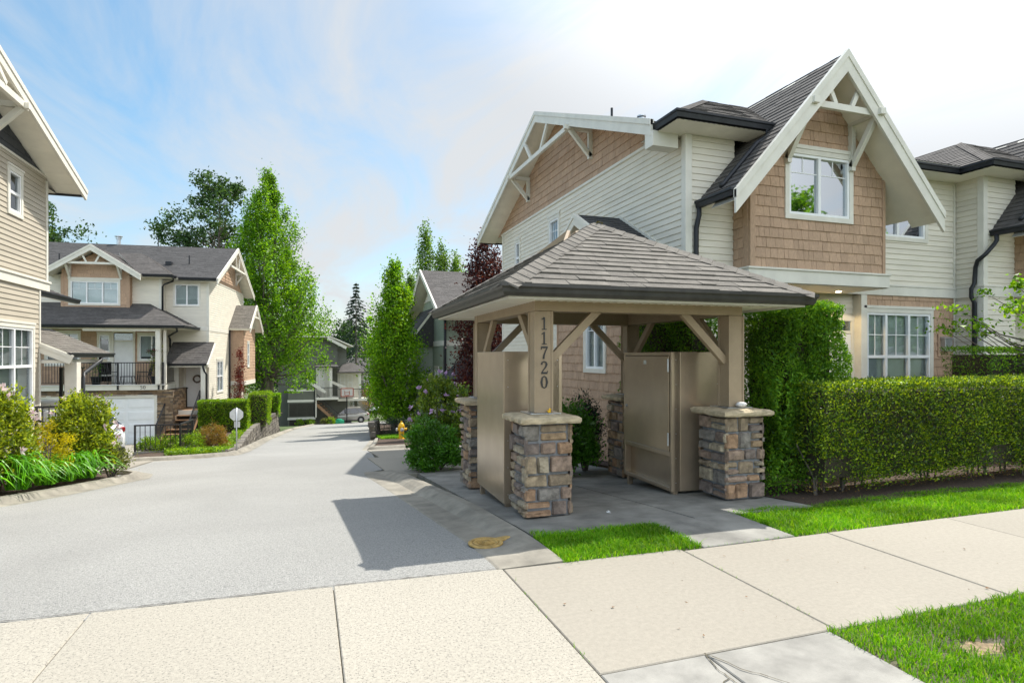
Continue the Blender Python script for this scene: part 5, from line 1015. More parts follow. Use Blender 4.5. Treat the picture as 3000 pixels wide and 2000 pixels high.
lf_con = LM('conifer_needles', [(.012,.03,.018),(.02,.045,.025),(.035,.06,.03)], .15)
lf_yew = LM('yew_leaves', [(.03,.07,.010),(.045,.105,.012),(.09,.17,.014),(.22,.35,.012),(.42,.53,.016)], .38, .42, .4)
lf_cedar = LM('cedar_sprays', [(.045,.13,.010),(.075,.20,.012),(.12,.27,.014),(.20,.36,.016)], .36)
lf_laurel = LM('laurel_leaves', [(.045,.15,.010),(.07,.22,.014),(.115,.31,.02)], .3, .35, .5)
lf_rhodo = LM('magnolia_leaves', [(.07,.12,.012),(.16,.24,.014),(.28,.37,.02),(.40,.47,.04)], .45, .4, .4)
lf_rho2 = LM('rhododendron_leaves', [(.05,.11,.015),(.12,.20,.02),(.24,.33,.03)], .35, .4, .4)
lf_yellow = LM('golden_leaves', [(.30,.30,.008),(.46,.43,.010),(.58,.50,.015)], .45)
lf_red = LM('barberry_leaves', [(.07,.010,.012),(.13,.018,.016),(.19,.04,.02)], .35)
lf_lily = LM('daylily_blades', [(.05,.19,.006),(.10,.33,.008),(.17,.44,.012)], .4, .4, .4)
lf_var = LM('euonymus_leaves', [(.05,.08,.015),(.10,.13,.02),(.32,.33,.10)], .35)
lf_or = LM('bronze_leaves', [(.13,.13,.02),(.24,.15,.03),(.33,.17,.05),(.18,.20,.03)], .35)
lf_hedge5 = LM('box_leaves', [(.07,.17,.010),(.16,.31,.012),(.31,.46,.02)], .38)
petal = LM('pink_petals', [(.66,.48,.53),(.78,.64,.64),(.84,.75,.72)], .4, tint=(1,1,1)); petal2 = LM('lilac_petals', [(.42,.26,.50),(.55,.38,.60),(.66,.52,.68)], .4, tint=(1,1,1))
grassm = LM('grass_blades', [(.06,.20,.004),(.105,.31,.004),(.16,.39,.006),(.27,.42,.05)], .45, .5, .2)
twig = M('dark_twigs', (.04,.034,.02), .95, .3, 30)
def tree(name, label, loc, top, zb, r, prof, mat, n, ls, trunk=.16, nc=120, cs=.5, up=1.4, asc=.9, group=None, cat='tree', trunks=1, lean=(0,0), nbr=None, inner=.25, sq=1):
    """top, zb: heights of crown top and crown base above the ground; prof(t): relative crown radius at height t of the crown"""
    t = thing(name, label, cat, loc, 0, group); H = top-zb
    T = MB(); tops = []
    for k in range(trunks):
        a = 6.28*k/trunks+.5; ox = (.25*math.cos(a), .25*math.sin(a)) if trunks > 1 else (0,0); P = []; hh = top*(.93 if k == 0 else random.uniform(.6,.85))
        for i in range(9):
            f = i/8; P.append((ox[0]*(1+f*2)+lean[0]*f+random.uniform(-.05,.05)*r*.3*(i > 0), ox[1]*(1+f*2)+lean[1]*f+random.uniform(-.05,.05)*r*.3*(i > 0), hh*f-.1))
        T.tube(P, [trunk*(1.35 if i == 0 else 1)*(1-.9*i/8) for i in range(9)], 8); tops.append(P)
    C = []; cen = []
    for i in range(nc):
        f = rng.uniform(0,1)**.85
        for _ in range(8):
            if rng.uniform() < prof(f)+.12: break
            f = rng.uniform(0,1)
        a = rng.uniform(0, 6.283); q = math.sqrt(rng.uniform(inner**2, 1)); rr = r*prof(f)*q*(1+.20*math.sin(3*a+f*9)+.15*math.sin(5*a-f*17))
        cen.append((rr*math.cos(a)+lean[0]*(zb+H*f)/top, rr*math.sin(a)*sq+lean[1]*(zb+H*f)/top, zb+H*f, f, a, rr))
    per = n//nc
    for c in cen:
        s = cs*rng.uniform(.6,1.3)*(.55+.45*prof(c[3])); m = int(per*rng.uniform(.6,1.4)); d = rng.normal(size=(m,3))*np.array([s,s,s*up]); C.append(np.array(c[:3])+d)
    C = np.concatenate(C); C[:,2] = np.maximum(C[:,2], zb*.8)
    for c in (cen if nbr is None else cen[:nbr]):
        P = tops[int(rng.integers(len(tops)))]; zz = max(.15*top, c[2]-asc*c[5]-.3*H*.1); f = min(.98, zz/(P[-1][2]+.1)); i = min(7, int(f*8)); g_ = f*8-i; p0 = Vector(P[i])*(1-g_)+Vector(P[i+1])*g_
        p2 = Vector(c[:3]); p1 = (p0+p2)/2+Vector((0,0,-.10*c[5])); b0 = trunk*(.42-.3*f)+.008
        T.tube([p0,p1,p2], [b0, b0*.6, b0*.2], 5, cap=False)
    T.obj('trunk', barkm, t, smooth=True, fix=False)
    leaves('crown', C, ls, mat, t, axis=np.tile([0,0,-.3],(len(C),1)), ab=.2)
    return t
cone = lambda t: (min(1, .55+t*3.2) if t < .14 else max(0, 1-(t-.14)/.86)**.8*.97+.03)
colm = lambda t: (.55+t*2.2 if t < .2 else max(.04, (1-(t-.2)/.8)**.62))
tree('hornbeam_tree', 'tall bright green tree with a tapering crown rising behind house 50', (-3.0,51.5,-2.75), 18.6, 1.9, 4.7, lambda t: (.72+t*1.4 if t < .2 else max(.05, (1-(t-.2)/.8)**.72)), lf_bright, 52000, .20, .26, 330, .36, 1.9, 1.5, trunks=3, nbr=160)
tree('cottonwood_tree', 'dark spreading tree standing behind the bright green tree', (-9.2,67,-4.5), 24.0, 12.0, 5.6, lambda t: (.75+.5*t if t < .5 else max(.15,(1-(t-.5)/.5))**.55), lf_dark, 12500, .34, .35, 105, .50, 1.0, .6, nbr=120, lean=(.8,0), inner=.1)
tree('hornbeam_tree', 'narrow bright green tree beside the lane above the yellow hydrant', (4.0,29.4,g(29.4)), 8.3, .9, 1.42, lambda t: (.62+t*1.7 if t < .22 else max(.10,(1-(t-.22)/.78)**.6)), lf_lane, 28000, .125, .13, 230, .21, 1.5, 1.4, nbr=120)
tree('plum_tree', 'slender purple leaved tree between the green and the cream townhouse', (6.75,22.9,g(22.9)), 8.3, .9, 1.25, lambda t: (.75+t if t < .25 else max(.12,(1-(t-.25)/.75)**.55)), lf_purple, 17000, .12, .11, 210, .24, 1.5, 1.3, nbr=90)
spire = lambda t: max(.06, (1-t)**.8)*(.9+.1*math.sin(40*t))
for i, (x, y, tp, r_) in enumerate(((10.2,54.5,18.2,.85),(11.9,54.8,16.6,1.0),(13.4,54.4,15.4,1.1),(9.3,57,13.6,.8))):
    tree('poplar_tree', ['thin upright poplar, tallest of the spires over the green roof','upright poplar right of the tallest spire over the green roof','broad upright poplar half hidden by the purple tree','low upright poplar left of the green gable'][i], (x,y,-4.7), tp, 3, r_*2.1, lambda t: max(.12,(1-t)**.6), lf_pop, 11000, .22, .12, 150, .30, 2.6, 2.5, group='poplars beyond the green townhouse', nbr=60)
def conifer(label, loc, h, r, group=None, n=9000, ls=.34):
    t = thing('fir_tree', label, 'tree', loc, 0, group); MB().tube([(0,0,-.2),(0,0,h*.5),(0,0,h)], [.22,.13,.02], 8).obj('trunk', barkm, t, smooth=True); C = []; A = []; k = int(h*2.1)
    for i in range(k):
        f = i/k; R_ = r*(1-f)**.85*random.uniform(.75,1.15); z = h*(.12+.88*f)
        for j in range(7):
            a = random.uniform(0,6.28); m = int(n/k/7); s = rng.uniform(.1,1,m)**.7; L = R_*random.uniform(.7,1.1)
            p = np.stack([np.cos(a)*L*s, np.sin(a)*L*s, z-.35*L*s**1.6], 1)+rng.normal(size=(m,3))*np.array([.12,.12,.07])*(1.2-.6*f); C.append(p); A.append(np.tile([math.cos(a),math.sin(a),-.4],(m,1)))
    leaves('crown', np.concatenate(C), ls, lf_con, t, asp=.3, axis=unit_(np.concatenate(A)), ab=.6); return t
conifer('tall dark fir with drooping boughs beyond the lane trees', (6.6,88,-6.7), 18.9, 5.0, 'firs beyond the houses')
conifer('small dark fir peeping over the olive house roof', (-1.6,104,-6.9), 14.5, 4.0, 'firs beyond the houses', 5000, .45)
for i, (x, y, tp, r_, lb) in enumerate(((1.5,118,13.0,4.2,'rounded tree far beyond the olive house roof'),(6.5,112,14.5,4.5,'rounded tree far beyond the lane behind the dark fir'),(12,110,15.5,5,'broad far tree behind the narrow lane tree'),(-6.5,120,12.5,4.5,'broad far tree behind the bright green tree'),(20,112,14,5,'far tree behind the green townhouse roof'))):
    tree('broadleaf_tree', lb, (x,y,-7.1), tp, 2.5, r_, lambda t: max(.15, math.sin(math.pi*(.15+.8*t)))**.7, lf_dark if i % 2 else lf_bright, 5000, .5, .25, 70, .9, 1, .6, 'trees beyond the houses', nbr=20)
tree('cottonwood_tree', 'dark leafy tree showing past the corner of the tan townhouse', (-25.2,72,-6), 22.5, 12.5, 3.6, lambda t: max(.2, math.sin(math.pi*(.1+.85*t)))**.6, lf_dark, 5000, .36, .3, 60, .55, 1, .6, nbr=40)
tree('maple_tree', 'young maple with pale green leaves reaching in at the right edge', (11.75,6.6,-.08), 3.05, 1.75, 1.30, lambda t: max(.4, math.sin(math.pi*(.2+.7*t))), lf_lane, 1500, .085, .05, 46, .13, .6, .4, nbr=46, inner=.2)
tree('plum_tree', 'little red leaved tree by the side wall of house 50', (-3.35,34.6,bank(0,34.6)), 3.9, 1.0, .38, lambda t: max(.25,1-t*.7), lf_or if False else lf_red, 1600, .09, .03, 50, .12, 1.6, 1.2, nbr=30)
tree('sapling', 'thin orange leaved sapling near the grey parked car', (7.2,76,g(76)), 4.6, 1.6, 1.2, lambda t: max(.3, math.sin(math.pi*(.2+.75*t))), lf_or, 900, .16, .07, 40, .2, 1, 1, nbr=30)
for i, (x, y) in enumerate(((4.75,34.5),(5.4,40.0))):
    tree('hornbeam_tree', ['second narrow tree of the lane, half hidden behind the first','third narrow tree of the lane, deepest behind the first'][i], (x,y,g(y)), 8.0, 1.0, 1.35, lambda t: (.62+t*1.7 if t < .22 else max(.10,(1-(t-.22)/.78)**.6)), lf_lane, 11000, .19, .13, 160, .26, 1.5, 1.4, nbr=50)
for i, (x, y) in enumerate(((25,-14),(32,-15.5),(39,-14),(47,-16),(18,-17))):
    tree('street_tree', ['tree across the street, leftmost in the window reflection','tree across the street, tall one in the window reflection','low tree across the street behind the camera','tree across the street far to the right','tree across the street straight behind the camera'][i], (x,y,-.07), [11.5,13,10.5,13,12][i], 2.5, 3.0, lambda t: max(.15,(1-t)**.6), lf_bright, 5000, .34, .2, 90, .5, 1.3, .9, 'trees across the street', nbr=40)
# ---- clipped hedges
def hedge(name, label, x0, y0, x1, y1, h, base, mat, n, ls, rz=0, sk=0, cat='hedge', group=None, axis=None, asp=.5, lo=.1, wob=.05, core=.13, z_lo=.0):
    cx, cy = (x0+x1)/2, (y0+y1)/2; t = thing(name, label, cat, (cx,cy,base), rz, group); a, b = (x1-x0)/2, (y1-y0)/2
    st = MB(); st.box(-a+core+sk, -b+core, lo+.12, a-core, b-core, h-core)
    for k in range(int(a*10)): x = random.uniform(-a+.15,a-.15); y = random.uniform(-b+.2,b-.2); st.tube([(x,y,-.1),(x+random.uniform(-.08,.08),y,lo+.1),(x+random.uniform(-.25,.25),y+random.uniform(-.2,.2),lo+.5)], [.014,.011,.006], 5, m=1)
    st.obj('inner_twigs', [twig, barkm], t, fix=False)
    A = np.array([2*a*h, 2*a*h*.15, 2*b*h, 2*b*h, 4*a*b]); A = A/A.sum(); f = rng.choice(5, n, p=A); u = rng.uniform(-1,1,n); v = rng.uniform(0,1,n)
    P = np.empty((n,3)); P[:,0] = np.where(f==2,-a,np.where(f==3,a,u*a)); w = rng.uniform(-1,1,n); P[:,1] = np.where(f==0,-b,np.where(f==1,b,w*b)); P[:,2] = np.where(f==4,h,lo+(h-lo)*v)
    N = np.zeros((n,3)); N[f==0,1] = -1; N[f==1,1] = 1; N[f==2,0] = -1; N[f==3,0] = 1; N[f==4,2] = 1
    bump = wob*(np.sin(P[:,0]*5.1+P[:,2]*3.7)+np.sin(P[:,1]*6.3-P[:,2]*5.3+P[:,0]*2.2)+np.sin(P[:,0]*11.7+P[:,2]*9.1)*.6)/2
    bump[f==4] *= .45
    P += N*(bump-np.abs(rng.normal(0,.035,n)))[:,None]+rng.normal(0,.012,(n,3))
    # thinner and ragged near the ground
    keep = (P[:,2] > lo+.10) | (rng.uniform(0,1,n) < .30); low = (P[:,2] < lo+.38) & (f < 4); hole = low & (np.sin(P[:,0]*4.3)+np.sin(P[:,0]*1.7+2) > .75)
    keep &= ~(hole & (rng.uniform(0,1,n) < .8)); P = P[keep]; N = N[keep]
    if sk: P[:,0] += np.where(P[:,0] < 0, sk*(P[:,2]/h), 0)
    ax = unit_(N*.7+np.array([0,0,.75])) if axis is None else np.tile(axis, (len(P),1)); 
    leaves('foliage', P, ls, mat, t, asp, ax, .5); return t
hedge('yew_hedge', 'long clipped dark green hedge with a bright top along the pavement', 5.52,5.30,13.6,6.15, 1.33, -.04, lf_yew, 95000, .034, 1.0, lo=.10)
hedge('cedar_hedge', 'tall cedar hedge with a square right end behind the right front pillar', 5.16,5.66,6.32,6.75, 2.30, -.06, lf_cedar, 52000, .05, 0, .38, asp=.33, wob=.09, lo=.02)
hedge('cedar_hedge', 'dark cedar hedge running back behind the mailbox cabinet', 5.28,7.55,6.0,9.6, 2.45, -.2, lf_cedar, 24000, .06, 0, .1, asp=.33, wob=.12, lo=.02)
hedge('box_hedge', 'clipped dark hedge block at the right edge behind the long hedge', 10.95,6.9,13.5,7.8, 1.95, -.2, lf_cedar, 12000, .05, 0, asp=.35)
hedge('box_hedge', 'clipped bright hedge in front of the house 50 entry', -4.55,29.3,-2.55,30.4, 1.5, bank(0,30)+.0, lf_hedge5, 14000, .075, 0, lo=.02)
hedge('box_hedge', 'taller clipped hedge block at the far corner of house 50', -2.85,33.2,-1.9,36.2, 1.75, bank(0,34)-.05, lf_hedge5, 9000, .085, 0, lo=.02)
hedge('box_hedge', 'small hedge block at the end of the retaining wall', -2.75,42.5,-1.75,44.5, 1.5, bank(0,43)-.05, lf_lane, 4500, .11, 0, lo=.02)
# ---- rounded shrubs
def shrub(name, label, x, y, rx, ry, h, mat, n, ls, base=None, low=0, flowers=None, nf=0, cat='shrub', group=None, asp=.42, open_=.0, fs=.07, flat=0, clump=.07):
    z = g(y)+.1 if base is None else base; t = thing(name, label, cat, (x,y,z), 0, group)
    nc = max(24, n//60); d = unit_(rng.normal(size=(nc,3))); d[:,2] = np.abs(d[:,2])*1.6-.75-low; d = unit_(d); q = rng.uniform(.45,1,nc)**.5
    L = 1+.13*np.sin(d[:,0]*5+d[:,2]*4)+.10*np.sin(d[:,1]*7+d[:,0]*3); c = d*(q*L)[:,None]*np.array([rx,ry,h/2]); c[:,2] += h*.52
    if flat: c[:,2] = np.minimum(c[:,2], h*(1-flat)+rng.uniform(-.03,.05,nc))
    c[:,2] = np.maximum(c[:,2], .05)
    if low: c[:,:2] *= 1+.25*low*(c[:,2:3] < h*.3)
    m = n//nc; P = np.repeat(c, m, 0)+rng.normal(size=(nc*m,3))*clump; ax = unit_(np.repeat(d, m, 0)*.6+np.array([0,0,.5])); P[:,2] = np.maximum(P[:,2], .02)
    leaves('foliage', P, ls, mat, t, asp, ax, .5)
    st = MB()
    for k in range(14):
        cc = c[int(rng.integers(nc))]; st.tube([(cc[0]*.12,cc[1]*.12,-.05),(cc[0]*.45,cc[1]*.45,cc[2]*.55),tuple(cc*.96)], [.016,.011,.004], 5)
    st.obj('stem', barkm, t, fix=False)
    if flowers is not None:
        o = unit_(rng.normal(size=(nf*3,3))); o = o[(o[:,2] > -.35)][:nf]; F = []; A = []
        for dd in o:
            p = dd*np.array([rx,ry,h/2])*1.06+np.array([0,0,h*.52]); 
            if flat: p[2] = min(p[2], h*(1-flat)+.06)
            k = 7; w = unit_(rng.normal(size=(k,3))*.8+dd+np.array([0,0,.5])); F.append(p+w*fs*.42); A.append(w)
        leaves('blossom', np.concatenate(F), fs, flowers, t, .45, np.concatenate(A), .9, .10)
    return t
shrub('magnolia_shrub', 'big yellow green magnolia shrub with pink blossoms at the left edge', -4.52,11.15,.50,.52,1.55, lf_rhodo, 9000, .07, flowers=petal, nf=24, fs=.09)
shrub('magnolia_shrub', 'round magnolia shrub with pink blossoms at the tip of the kerbed bed', -3.93,13.0,.50,.50,1.48, lf_rhodo, 10000, .07, flowers=petal, nf=24, fs=.09, flat=.04)
shrub('golden_shrub', 'low golden yellow shrub between the two magnolias', -4.10,11.95,.36,.36,.98, lf_yellow, 3600, .042, clump=.05)
shrub('barberry', 'dark red barberry cut off by the left edge', -4.62,10.85,.34,.34,1.15, lf_red, 2600, .035)
shrub('euonymus_shrub', 'small variegated shrub at the kerb tip under the round magnolia', -3.47,13.0,.27,.27,.60, lf_var, 1800, .045)
shrub('laurel_bush', 'glossy dark green laurel mound beside the left rear pillar', 2.30,11.3,.50,.50,1.0, lf_laurel, 13000, .07, base=g(11.2)-.02, low=.35, clump=.045, asp=.36)
shrub('rhododendron', 'lilac flowering rhododendron behind the laurel mound', 2.85,13.2,.66,.66,1.90, lf_rho2, 7500, .085, base=g(13.2), flowers=petal2, nf=34, fs=.095)
shrub('laurel_bush', 'dark green laurel seen through the pavilion below the shake wall', 4.15,9.2,.50,.42,1.25, lf_laurel, 6500, .075, base=g(9.2), low=.3, asp=.36)
shrub('yew_bush', 'narrow dark yew squeezed behind the right rear pillar', 4.62,9.5,.28,.28,1.30, lf_con, 8000, .05, base=g(9.5), asp=.3)
shrub('spirea_shrub', 'round bronze tinted shrub by the sign post', -3.1,22.9,.46,.46,.86, lf_or, 7500, .05, base=bank(0,22.9), low=.3)
shrub('box_shrub', 'left of two small bright shrubs in the railed planter', -4.78,22.0,.34,.30,.48, lf_hedge5, 1800, .06, base=bank(0,22)+.05, group='shrubs in the railed planter')
shrub('box_shrub', 'right of two small bright shrubs in the railed planter', -4.18,21.8,.34,.30,.50, lf_hedge5, 1800, .06, base=bank(0,22)+.05, group='shrubs in the railed planter')
shrub('box_shrub', 'low bright shrub between planter and bronze shrub', -3.62,22.3,.36,.36,.62, lf_hedge5, 1600, .06, base=bank(0,22))
shrub('juniper', 'grey green juniper spreading below the narrow lane tree', 3.9,27.2,.75,1.3,.75, lf_con, 5000, .06, base=g(27.2)+.05, asp=.25)
for i, (x, y, r_) in enumerate(((-.7,66.5,.5),(.27,66.5,.5),(1.8,66.5,.45),(2.42,66.5,.5))):
    shrub('hosta_clump' if i < 3 else 'low_bush', ['leftmost hosta clump below the olive house porch','second hosta clump below the olive house porch','white flowering clump at the foot of the olive house stair','round green bush left of the green hose box'][i], x, y, r_, r_, .6 if i < 3 else .7, lf_var if i == 2 else lf_hedge5, 500, .14, base=g(y)+.0, group='low plants along the olive house')
# ---- daylilies: arching blades
def lily(label, x, y, r_, n, h):
    t = MB(); z = g(y)+.15
    for k in range(n):
        a = random.uniform(0,6.283); L = r_*random.uniform(.35,1.15); hh = h*random.uniform(.38,1.1); b0 = Vector((random.uniform(-.10,.10)*1.3, random.uniform(-.10,.10), 0)); d = Vector((math.cos(a), math.sin(a), 0)); s = Vector((-d.y, d.x, 0)); w = random.uniform(.009,.016); vs = []
        for i in range(7):
            f = i/6; p = b0+d*(L*f**1.1)+Vector((0,0,hh*math.sin(math.pi*.84*f**.8))); ww = w*(1-f**2.2)+.0008; vs += [p-s*ww, p+s*ww+Vector((0,0,.004))]
        t.add(vs, [(2*i,2*i+1,2*i+3,2*i+2) for i in range(6)])
    o = t.obj('daylily_clump', lf_lily, fix=False); o.location = (x,y,z); return tag(o, label, 'daylily', 'daylilies along the kerb')
for i, (x, y, r_, n, h_) in enumerate(((-4.46,10.66,.60,130,.50),(-4.16,11.05,.62,140,.52),(-4.0,11.6,.46,90,.40),(-3.88,12.05,.52,110,.44),(-3.70,12.45,.52,120,.46),(-4.8,10.15,.55,120,.5))):
    lily(['daylily clump under the left magnolia, nearest the left edge of the bed','big daylily clump in front of the left magnolia','daylily clump in front of the golden shrub','daylily clump between golden shrub and round magnolia','small daylily clump beside the variegated shrub','daylily clump cut off by the left edge'][i], x, y, r_, n, h_)
# ---- lawns
def lawn(name, n, inside, box_, hh, wd, bare=None, zf=lambda x, y: g(y)-.012):
    x0, y0, x1, y1 = box_; P = np.stack([rng.uniform(x0,x1,n), rng.uniform(y0,y1,n)], 1); k = np.array([inside(a, b) for a, b in P]); P = P[k]
    if bare: th = np.arctan2((P[:,1]-bare[1])/bare[3], (P[:,0]-bare[0])/bare[2]); d = (((P[:,0]-bare[0])/bare[2])**2+((P[:,1]-bare[1])/bare[3])**2)/(1+.35*np.sin(3*th+1)+.22*np.sin(7*th)+.18*np.sin(13*th))**2; P = P[rng.uniform(0,1,len(P)) < np.clip((d-.45)*.9, .03, 1)]
    n = len(P); pt = .5+.5*np.sin(P[:,0]*7+1.3*np.sin(P[:,1]*9))*np.sin(P[:,1]*8.3+P[:,0]*2); h = hh*rng.uniform(.5,1.15,n)*(.75+.5*pt); a = rng.uniform(0,6.283,n); d = np.stack([np.cos(a),np.sin(a)],1); ln = h*rng.uniform(.15,.95,n); w = wd*rng.uniform(.6,1.2,n); b = rng.uniform(0,6.283,n); s = np.stack([np.cos(b),np.sin(b)],1)*w[:,None]
    z = np.array([zf(x, y) for x, y in P]); v = np.empty((n,6,3))
    for i, (f, zf_, wf) in enumerate(((0,0,1),(.35,.62,.8),(1,1,.12))):
        c = P+d*(ln*f)[:,None]; zz = z+h*zf_*(1-.25*f)
        v[:,2*i,:2] = c-s*wf; v[:,2*i,2] = zz; v[:,2*i+1,:2] = c+s*wf; v[:,2*i+1,2] = zz
    q = np.array([[0,1,3,2],[2,3,5,4]])[None]+6*np.arange(n)[:,None,None]
    o = npmesh(name, v.reshape(-1,3), q.reshape(-1,4), grassm); o['kind'] = 'stuff'; return o
lawn('grass', 11000, lambda x, y: 1.89+(y-4.3)*.02 < x < 3.135+.02*math.sin(y*40) and 4.245-.03*(x-1.9) < y < 5.08-.07*(x-1.9), (1.85,4.15,3.2,5.2), .075, .0032)
lawn('grass', 46000, lambda x, y: x > 4.1+.012*math.sin(y*50) and y > 4.205 and y < 5.12+.05*math.sin(x*2.1)+.03*math.sin(x*7), (4.05,4.15,11.5,5.25), .07, .0035)
lawn('grass', 62000, lambda x, y: x > 2.87+.012*math.sin(y*37) and y < 2.70+.015*math.sin(x*31), (2.85,.9,7.5,2.75), .062, .0028, bare=(3.53,2.28,.15,.09))
struct(MB().add([(2.86,-3,-.02),(12,-3,-.02),(12,2.695,-.02),(2.86,2.695,-.02)],[(0,1,2,3)]).obj('lawn_soil', M('lawn_thatch', (.16,.15,.05), .95, .35, 14, col2=(.06,.085,.015), bump=.5)))
struct(MB().add([(4.11,4.205,-.022),(16,4.205,-.022),(16,4.94,-.022),(4.11,4.94,-.022)],[(0,1,2,3)]).obj('lawn_soil', lawnbase))
bs = MB(); pts = [(3.53+.18*math.cos(6.283*k/18)*random.uniform(.6,1.5), 2.28+.11*math.sin(6.283*k/18)*random.uniform(.6,1.5), -.016) for k in range(18)]
struct(bs.add(pts+[(3.53,2.28,-.006)], [(k,(k+1)%18,18) for k in range(18)]).obj('bare_soil', M('bare_sandy_soil', (.25,.185,.11), .95, .25, 30, bump=.6, bscale=80)))
# small grass strip by the hydrant, ground cover in the beds of house 50
lawn('grass', 5000, lambda x, y: True, (2.75,23.6,4.2,26.5), .10, .012, zf=lambda x, y: g(y)+.1)
def cover(n, x0, y0, x1, y1, ls, ok=lambda x, y: True, mat=None):
    P = np.stack([rng.uniform(x0,x1,n), rng.uniform(y0,y1,n)],1); P = P[[ok(a,b) for a, b in P]]; z = np.array([bank(a,b)+.08 for a, b in P])+rng.uniform(0,.12,len(P)); o = leaves('ground_cover', np.column_stack([P,z]), ls, mat or lf_laurel, None, .6, np.tile([0,0,1.],(len(P),1)), .2); o['kind'] = 'stuff'
edge = lambda y: interp([(18.7,-3.3),(19.2,-2.75),(19.6,-2.3),(21,-2.2),(24,-2.32),(30,-2.5),(40,-2.1),(47,-1.8)], y)
cover(5200, -4.4,19.4,-2.0,21.6, .075, lambda x, y: x < edge(y)-.05 and x > -4.3+(21.6-y)*.2, lf_hedge5); cover(5200, -3.3,22.5,-1.9,44, .10, lambda x, y: edge(y)-.6 < x < edge(y)-.05, lf_hedge5); cover(500, 5.2,5.15,9.5,5.5,.02,mat=lf_or)
# litter of twigs and dry leaves on the mulch and pavement
dl_ = MB()
for k in range(260):
    if k < 170: x, y = random.uniform(5.2,11), random.uniform(5.05,5.6); z = g(y)*.9+.03
    elif k < 215: x, y = random.uniform(1.5,5.5), random.uniform(2.75,4.2); z = .006
    else: f = random.random(); x, y = -4.4+f*1.4+random.uniform(.05,.4), 10.1+f*3.0; z = g(y)+.02
    q = random.uniform(.008,.022)*(1 if k < 170 else .8); dl_.add([(x+random.uniform(-q,q),y+random.uniform(-q,q),z+random.uniform(0,.006)) for _ in range(4)], [(0,1,2,3)])
o = dl_.obj('leaf_litter', M('dry_leaves', (.20,.11,.05), .9, .3, 8, isl=.4), fix=False); o['kind'] = 'stuff'
# ------------------------------------------------------------------ retaining walls
blockm = M('split_block', (.95,.95,.95), .95, .25, 12, isl=.15, bump=.6, bscale=30, ramp=[(.17,.15,.125),(.21,.19,.16),(.14,.125,.11),(.24,.215,.18)])
def blockwall(name, label, pts, top, cat='retaining wall', flip=1, bh=.16, bl=.42):
    t = MB(); L = [0]
    for a, b in zip(pts, pts[1:]): L.append(L[-1]+math.hypot(b[0]-a[0], b[1]-a[1]))
    def at(s):
        for i in range(len(pts)-1):
            if s <= L[i+1] or i == len(pts)-2:
                f = (s-L[i])/(L[i+1]-L[i]); a, b = pts[i], pts[i+1]; d = Vector((b[0]-a[0], b[1]-a[1])).normalized(); return a[0]+(b[0]-a[0])*f, a[1]+(b[1]-a[1])*f, d
    s = 0
    while s < L[-1]-.1:
        x, y, d = at(min(s+bl/2, L[-1])); zt = top(y); k = 0; z0 = g(y)-.05; nrows = max(0, int((zt-z0)/bh))
        for k in range(nrows+1):
            z = zt-k*bh; 
            if z < z0+.04: break
            off = (nrows-k)*-.022*flip; o = (bl/2 if k % 2 else 0); x_, y_, d = at(min(max(s+bl/2+o, 0), L[-1])); nrm = Vector((d.y, -d.x))*flip; c = Vector((x_,y_))+nrm*(off+random.uniform(-.012,.012)); e = d*(bl/2-.008)
            cap = k == 0; zz0, zz1 = max(z0, z-bh+.008), z; w = .02 if cap else 0; f1 = c+nrm*(.10+w)
            q = [c-e-nrm*.12, c+e-nrm*.12, f1+e*.96, f1+d*.0+nrm*.018, f1-e*.96]
            t.prism([(p.x,p.y,zz0) for p in q], (0,0,zz1-zz0))
        s += bl
    o = t.obj(name, blockm, fix=True); return tag(o, label, cat)
blockwall('retaining_wall', 'long stepped grey block wall holding the hedge bank along the lane', [(-2.55,19.75),(-2.2,20.6),(-2.22,22),(-2.3,25),(-2.38,30),(-2.2,37),(-1.85,43.6),(-2.0,44.6),(-2.9,45.6),(-5,46.2)], lambda y: bank(0,y)+.14+.004*(y-20))
blockwall('retaining_wall', 'low dark block wall below the narrow lane tree', [(2.55,24.8),(2.75,26.5),(3.3,30.2),(4.1,37),(4.9,45)], lambda y: g(y)+.75, flip=-1, bh=.2)
# ------------------------------------------------------------------ sign, hydrant, hoop
sg = thing('stop_sign', 'back of a small octagonal stop sign on a steel post at the bend', 'sign', (-2.08,20.35,g(20.35)), 8)
MB().tube([(0,0,-.1),(0,0,1.42)], .022, 8).obj('post', steel, sg, smooth=True)
MB().prism([(.19*math.cos(R(22.5+45*k))/.924, .03, 1.20+.19*math.sin(R(22.5+45*k))/.924) for k in range(8)], (0,.006,0)).obj('sign_plate', M('bare_aluminium', (.55,.56,.55), .45, .08, 6, metal=.3), sg)
MB().box(-.07,.026,.80,.10,.032,.99).obj('lower_plate', M('grey_plate', (.50,.50,.48), .5, .05), sg); MB().tube([(0,-.0,1.2),(0,.035,1.2)], .02, 8).obj('bolt', steel, sg)
hy = thing('fire_hydrant', 'yellow fire hydrant on the grass below the narrow lane tree', 'hydrant', (3.5,23.6,g(23.6)+.05))
hym = M('yellow_enamel', (.72,.42,.015), .4, .08, 8); hyg = M('grey_cap', (.45,.45,.42), .5, .1)
MB().lathe((0,0,0), [(.16,0),(.16,.04),(.105,.05),(.10,.46),(.125,.48),(.125,.53),(.11,.56),(.085,.62),(.04,.66),(.03,.70),(.028,.72)], 16).obj('barrel', hym, hy, smooth=False)
for d_, r_, m in (((-1,-.1),.065,hyg),((1,.1),.05,hym),((0,-1),.075,hyg)):
    o = MB().tube([(d_[0]*.08,d_[1]*.08,.40),(d_[0]*.17,d_[1]*.17,.40)], r_*.85, 12).obj('nozzle', hym, hy); MB().tube([(d_[0]*.165,d_[1]*.165,.40),(d_[0]*.20,d_[1]*.20,.40),(d_[0]*.225,d_[1]*.225,.40)], [r_,r_,r_*.4], 12).obj('cap', m, o)
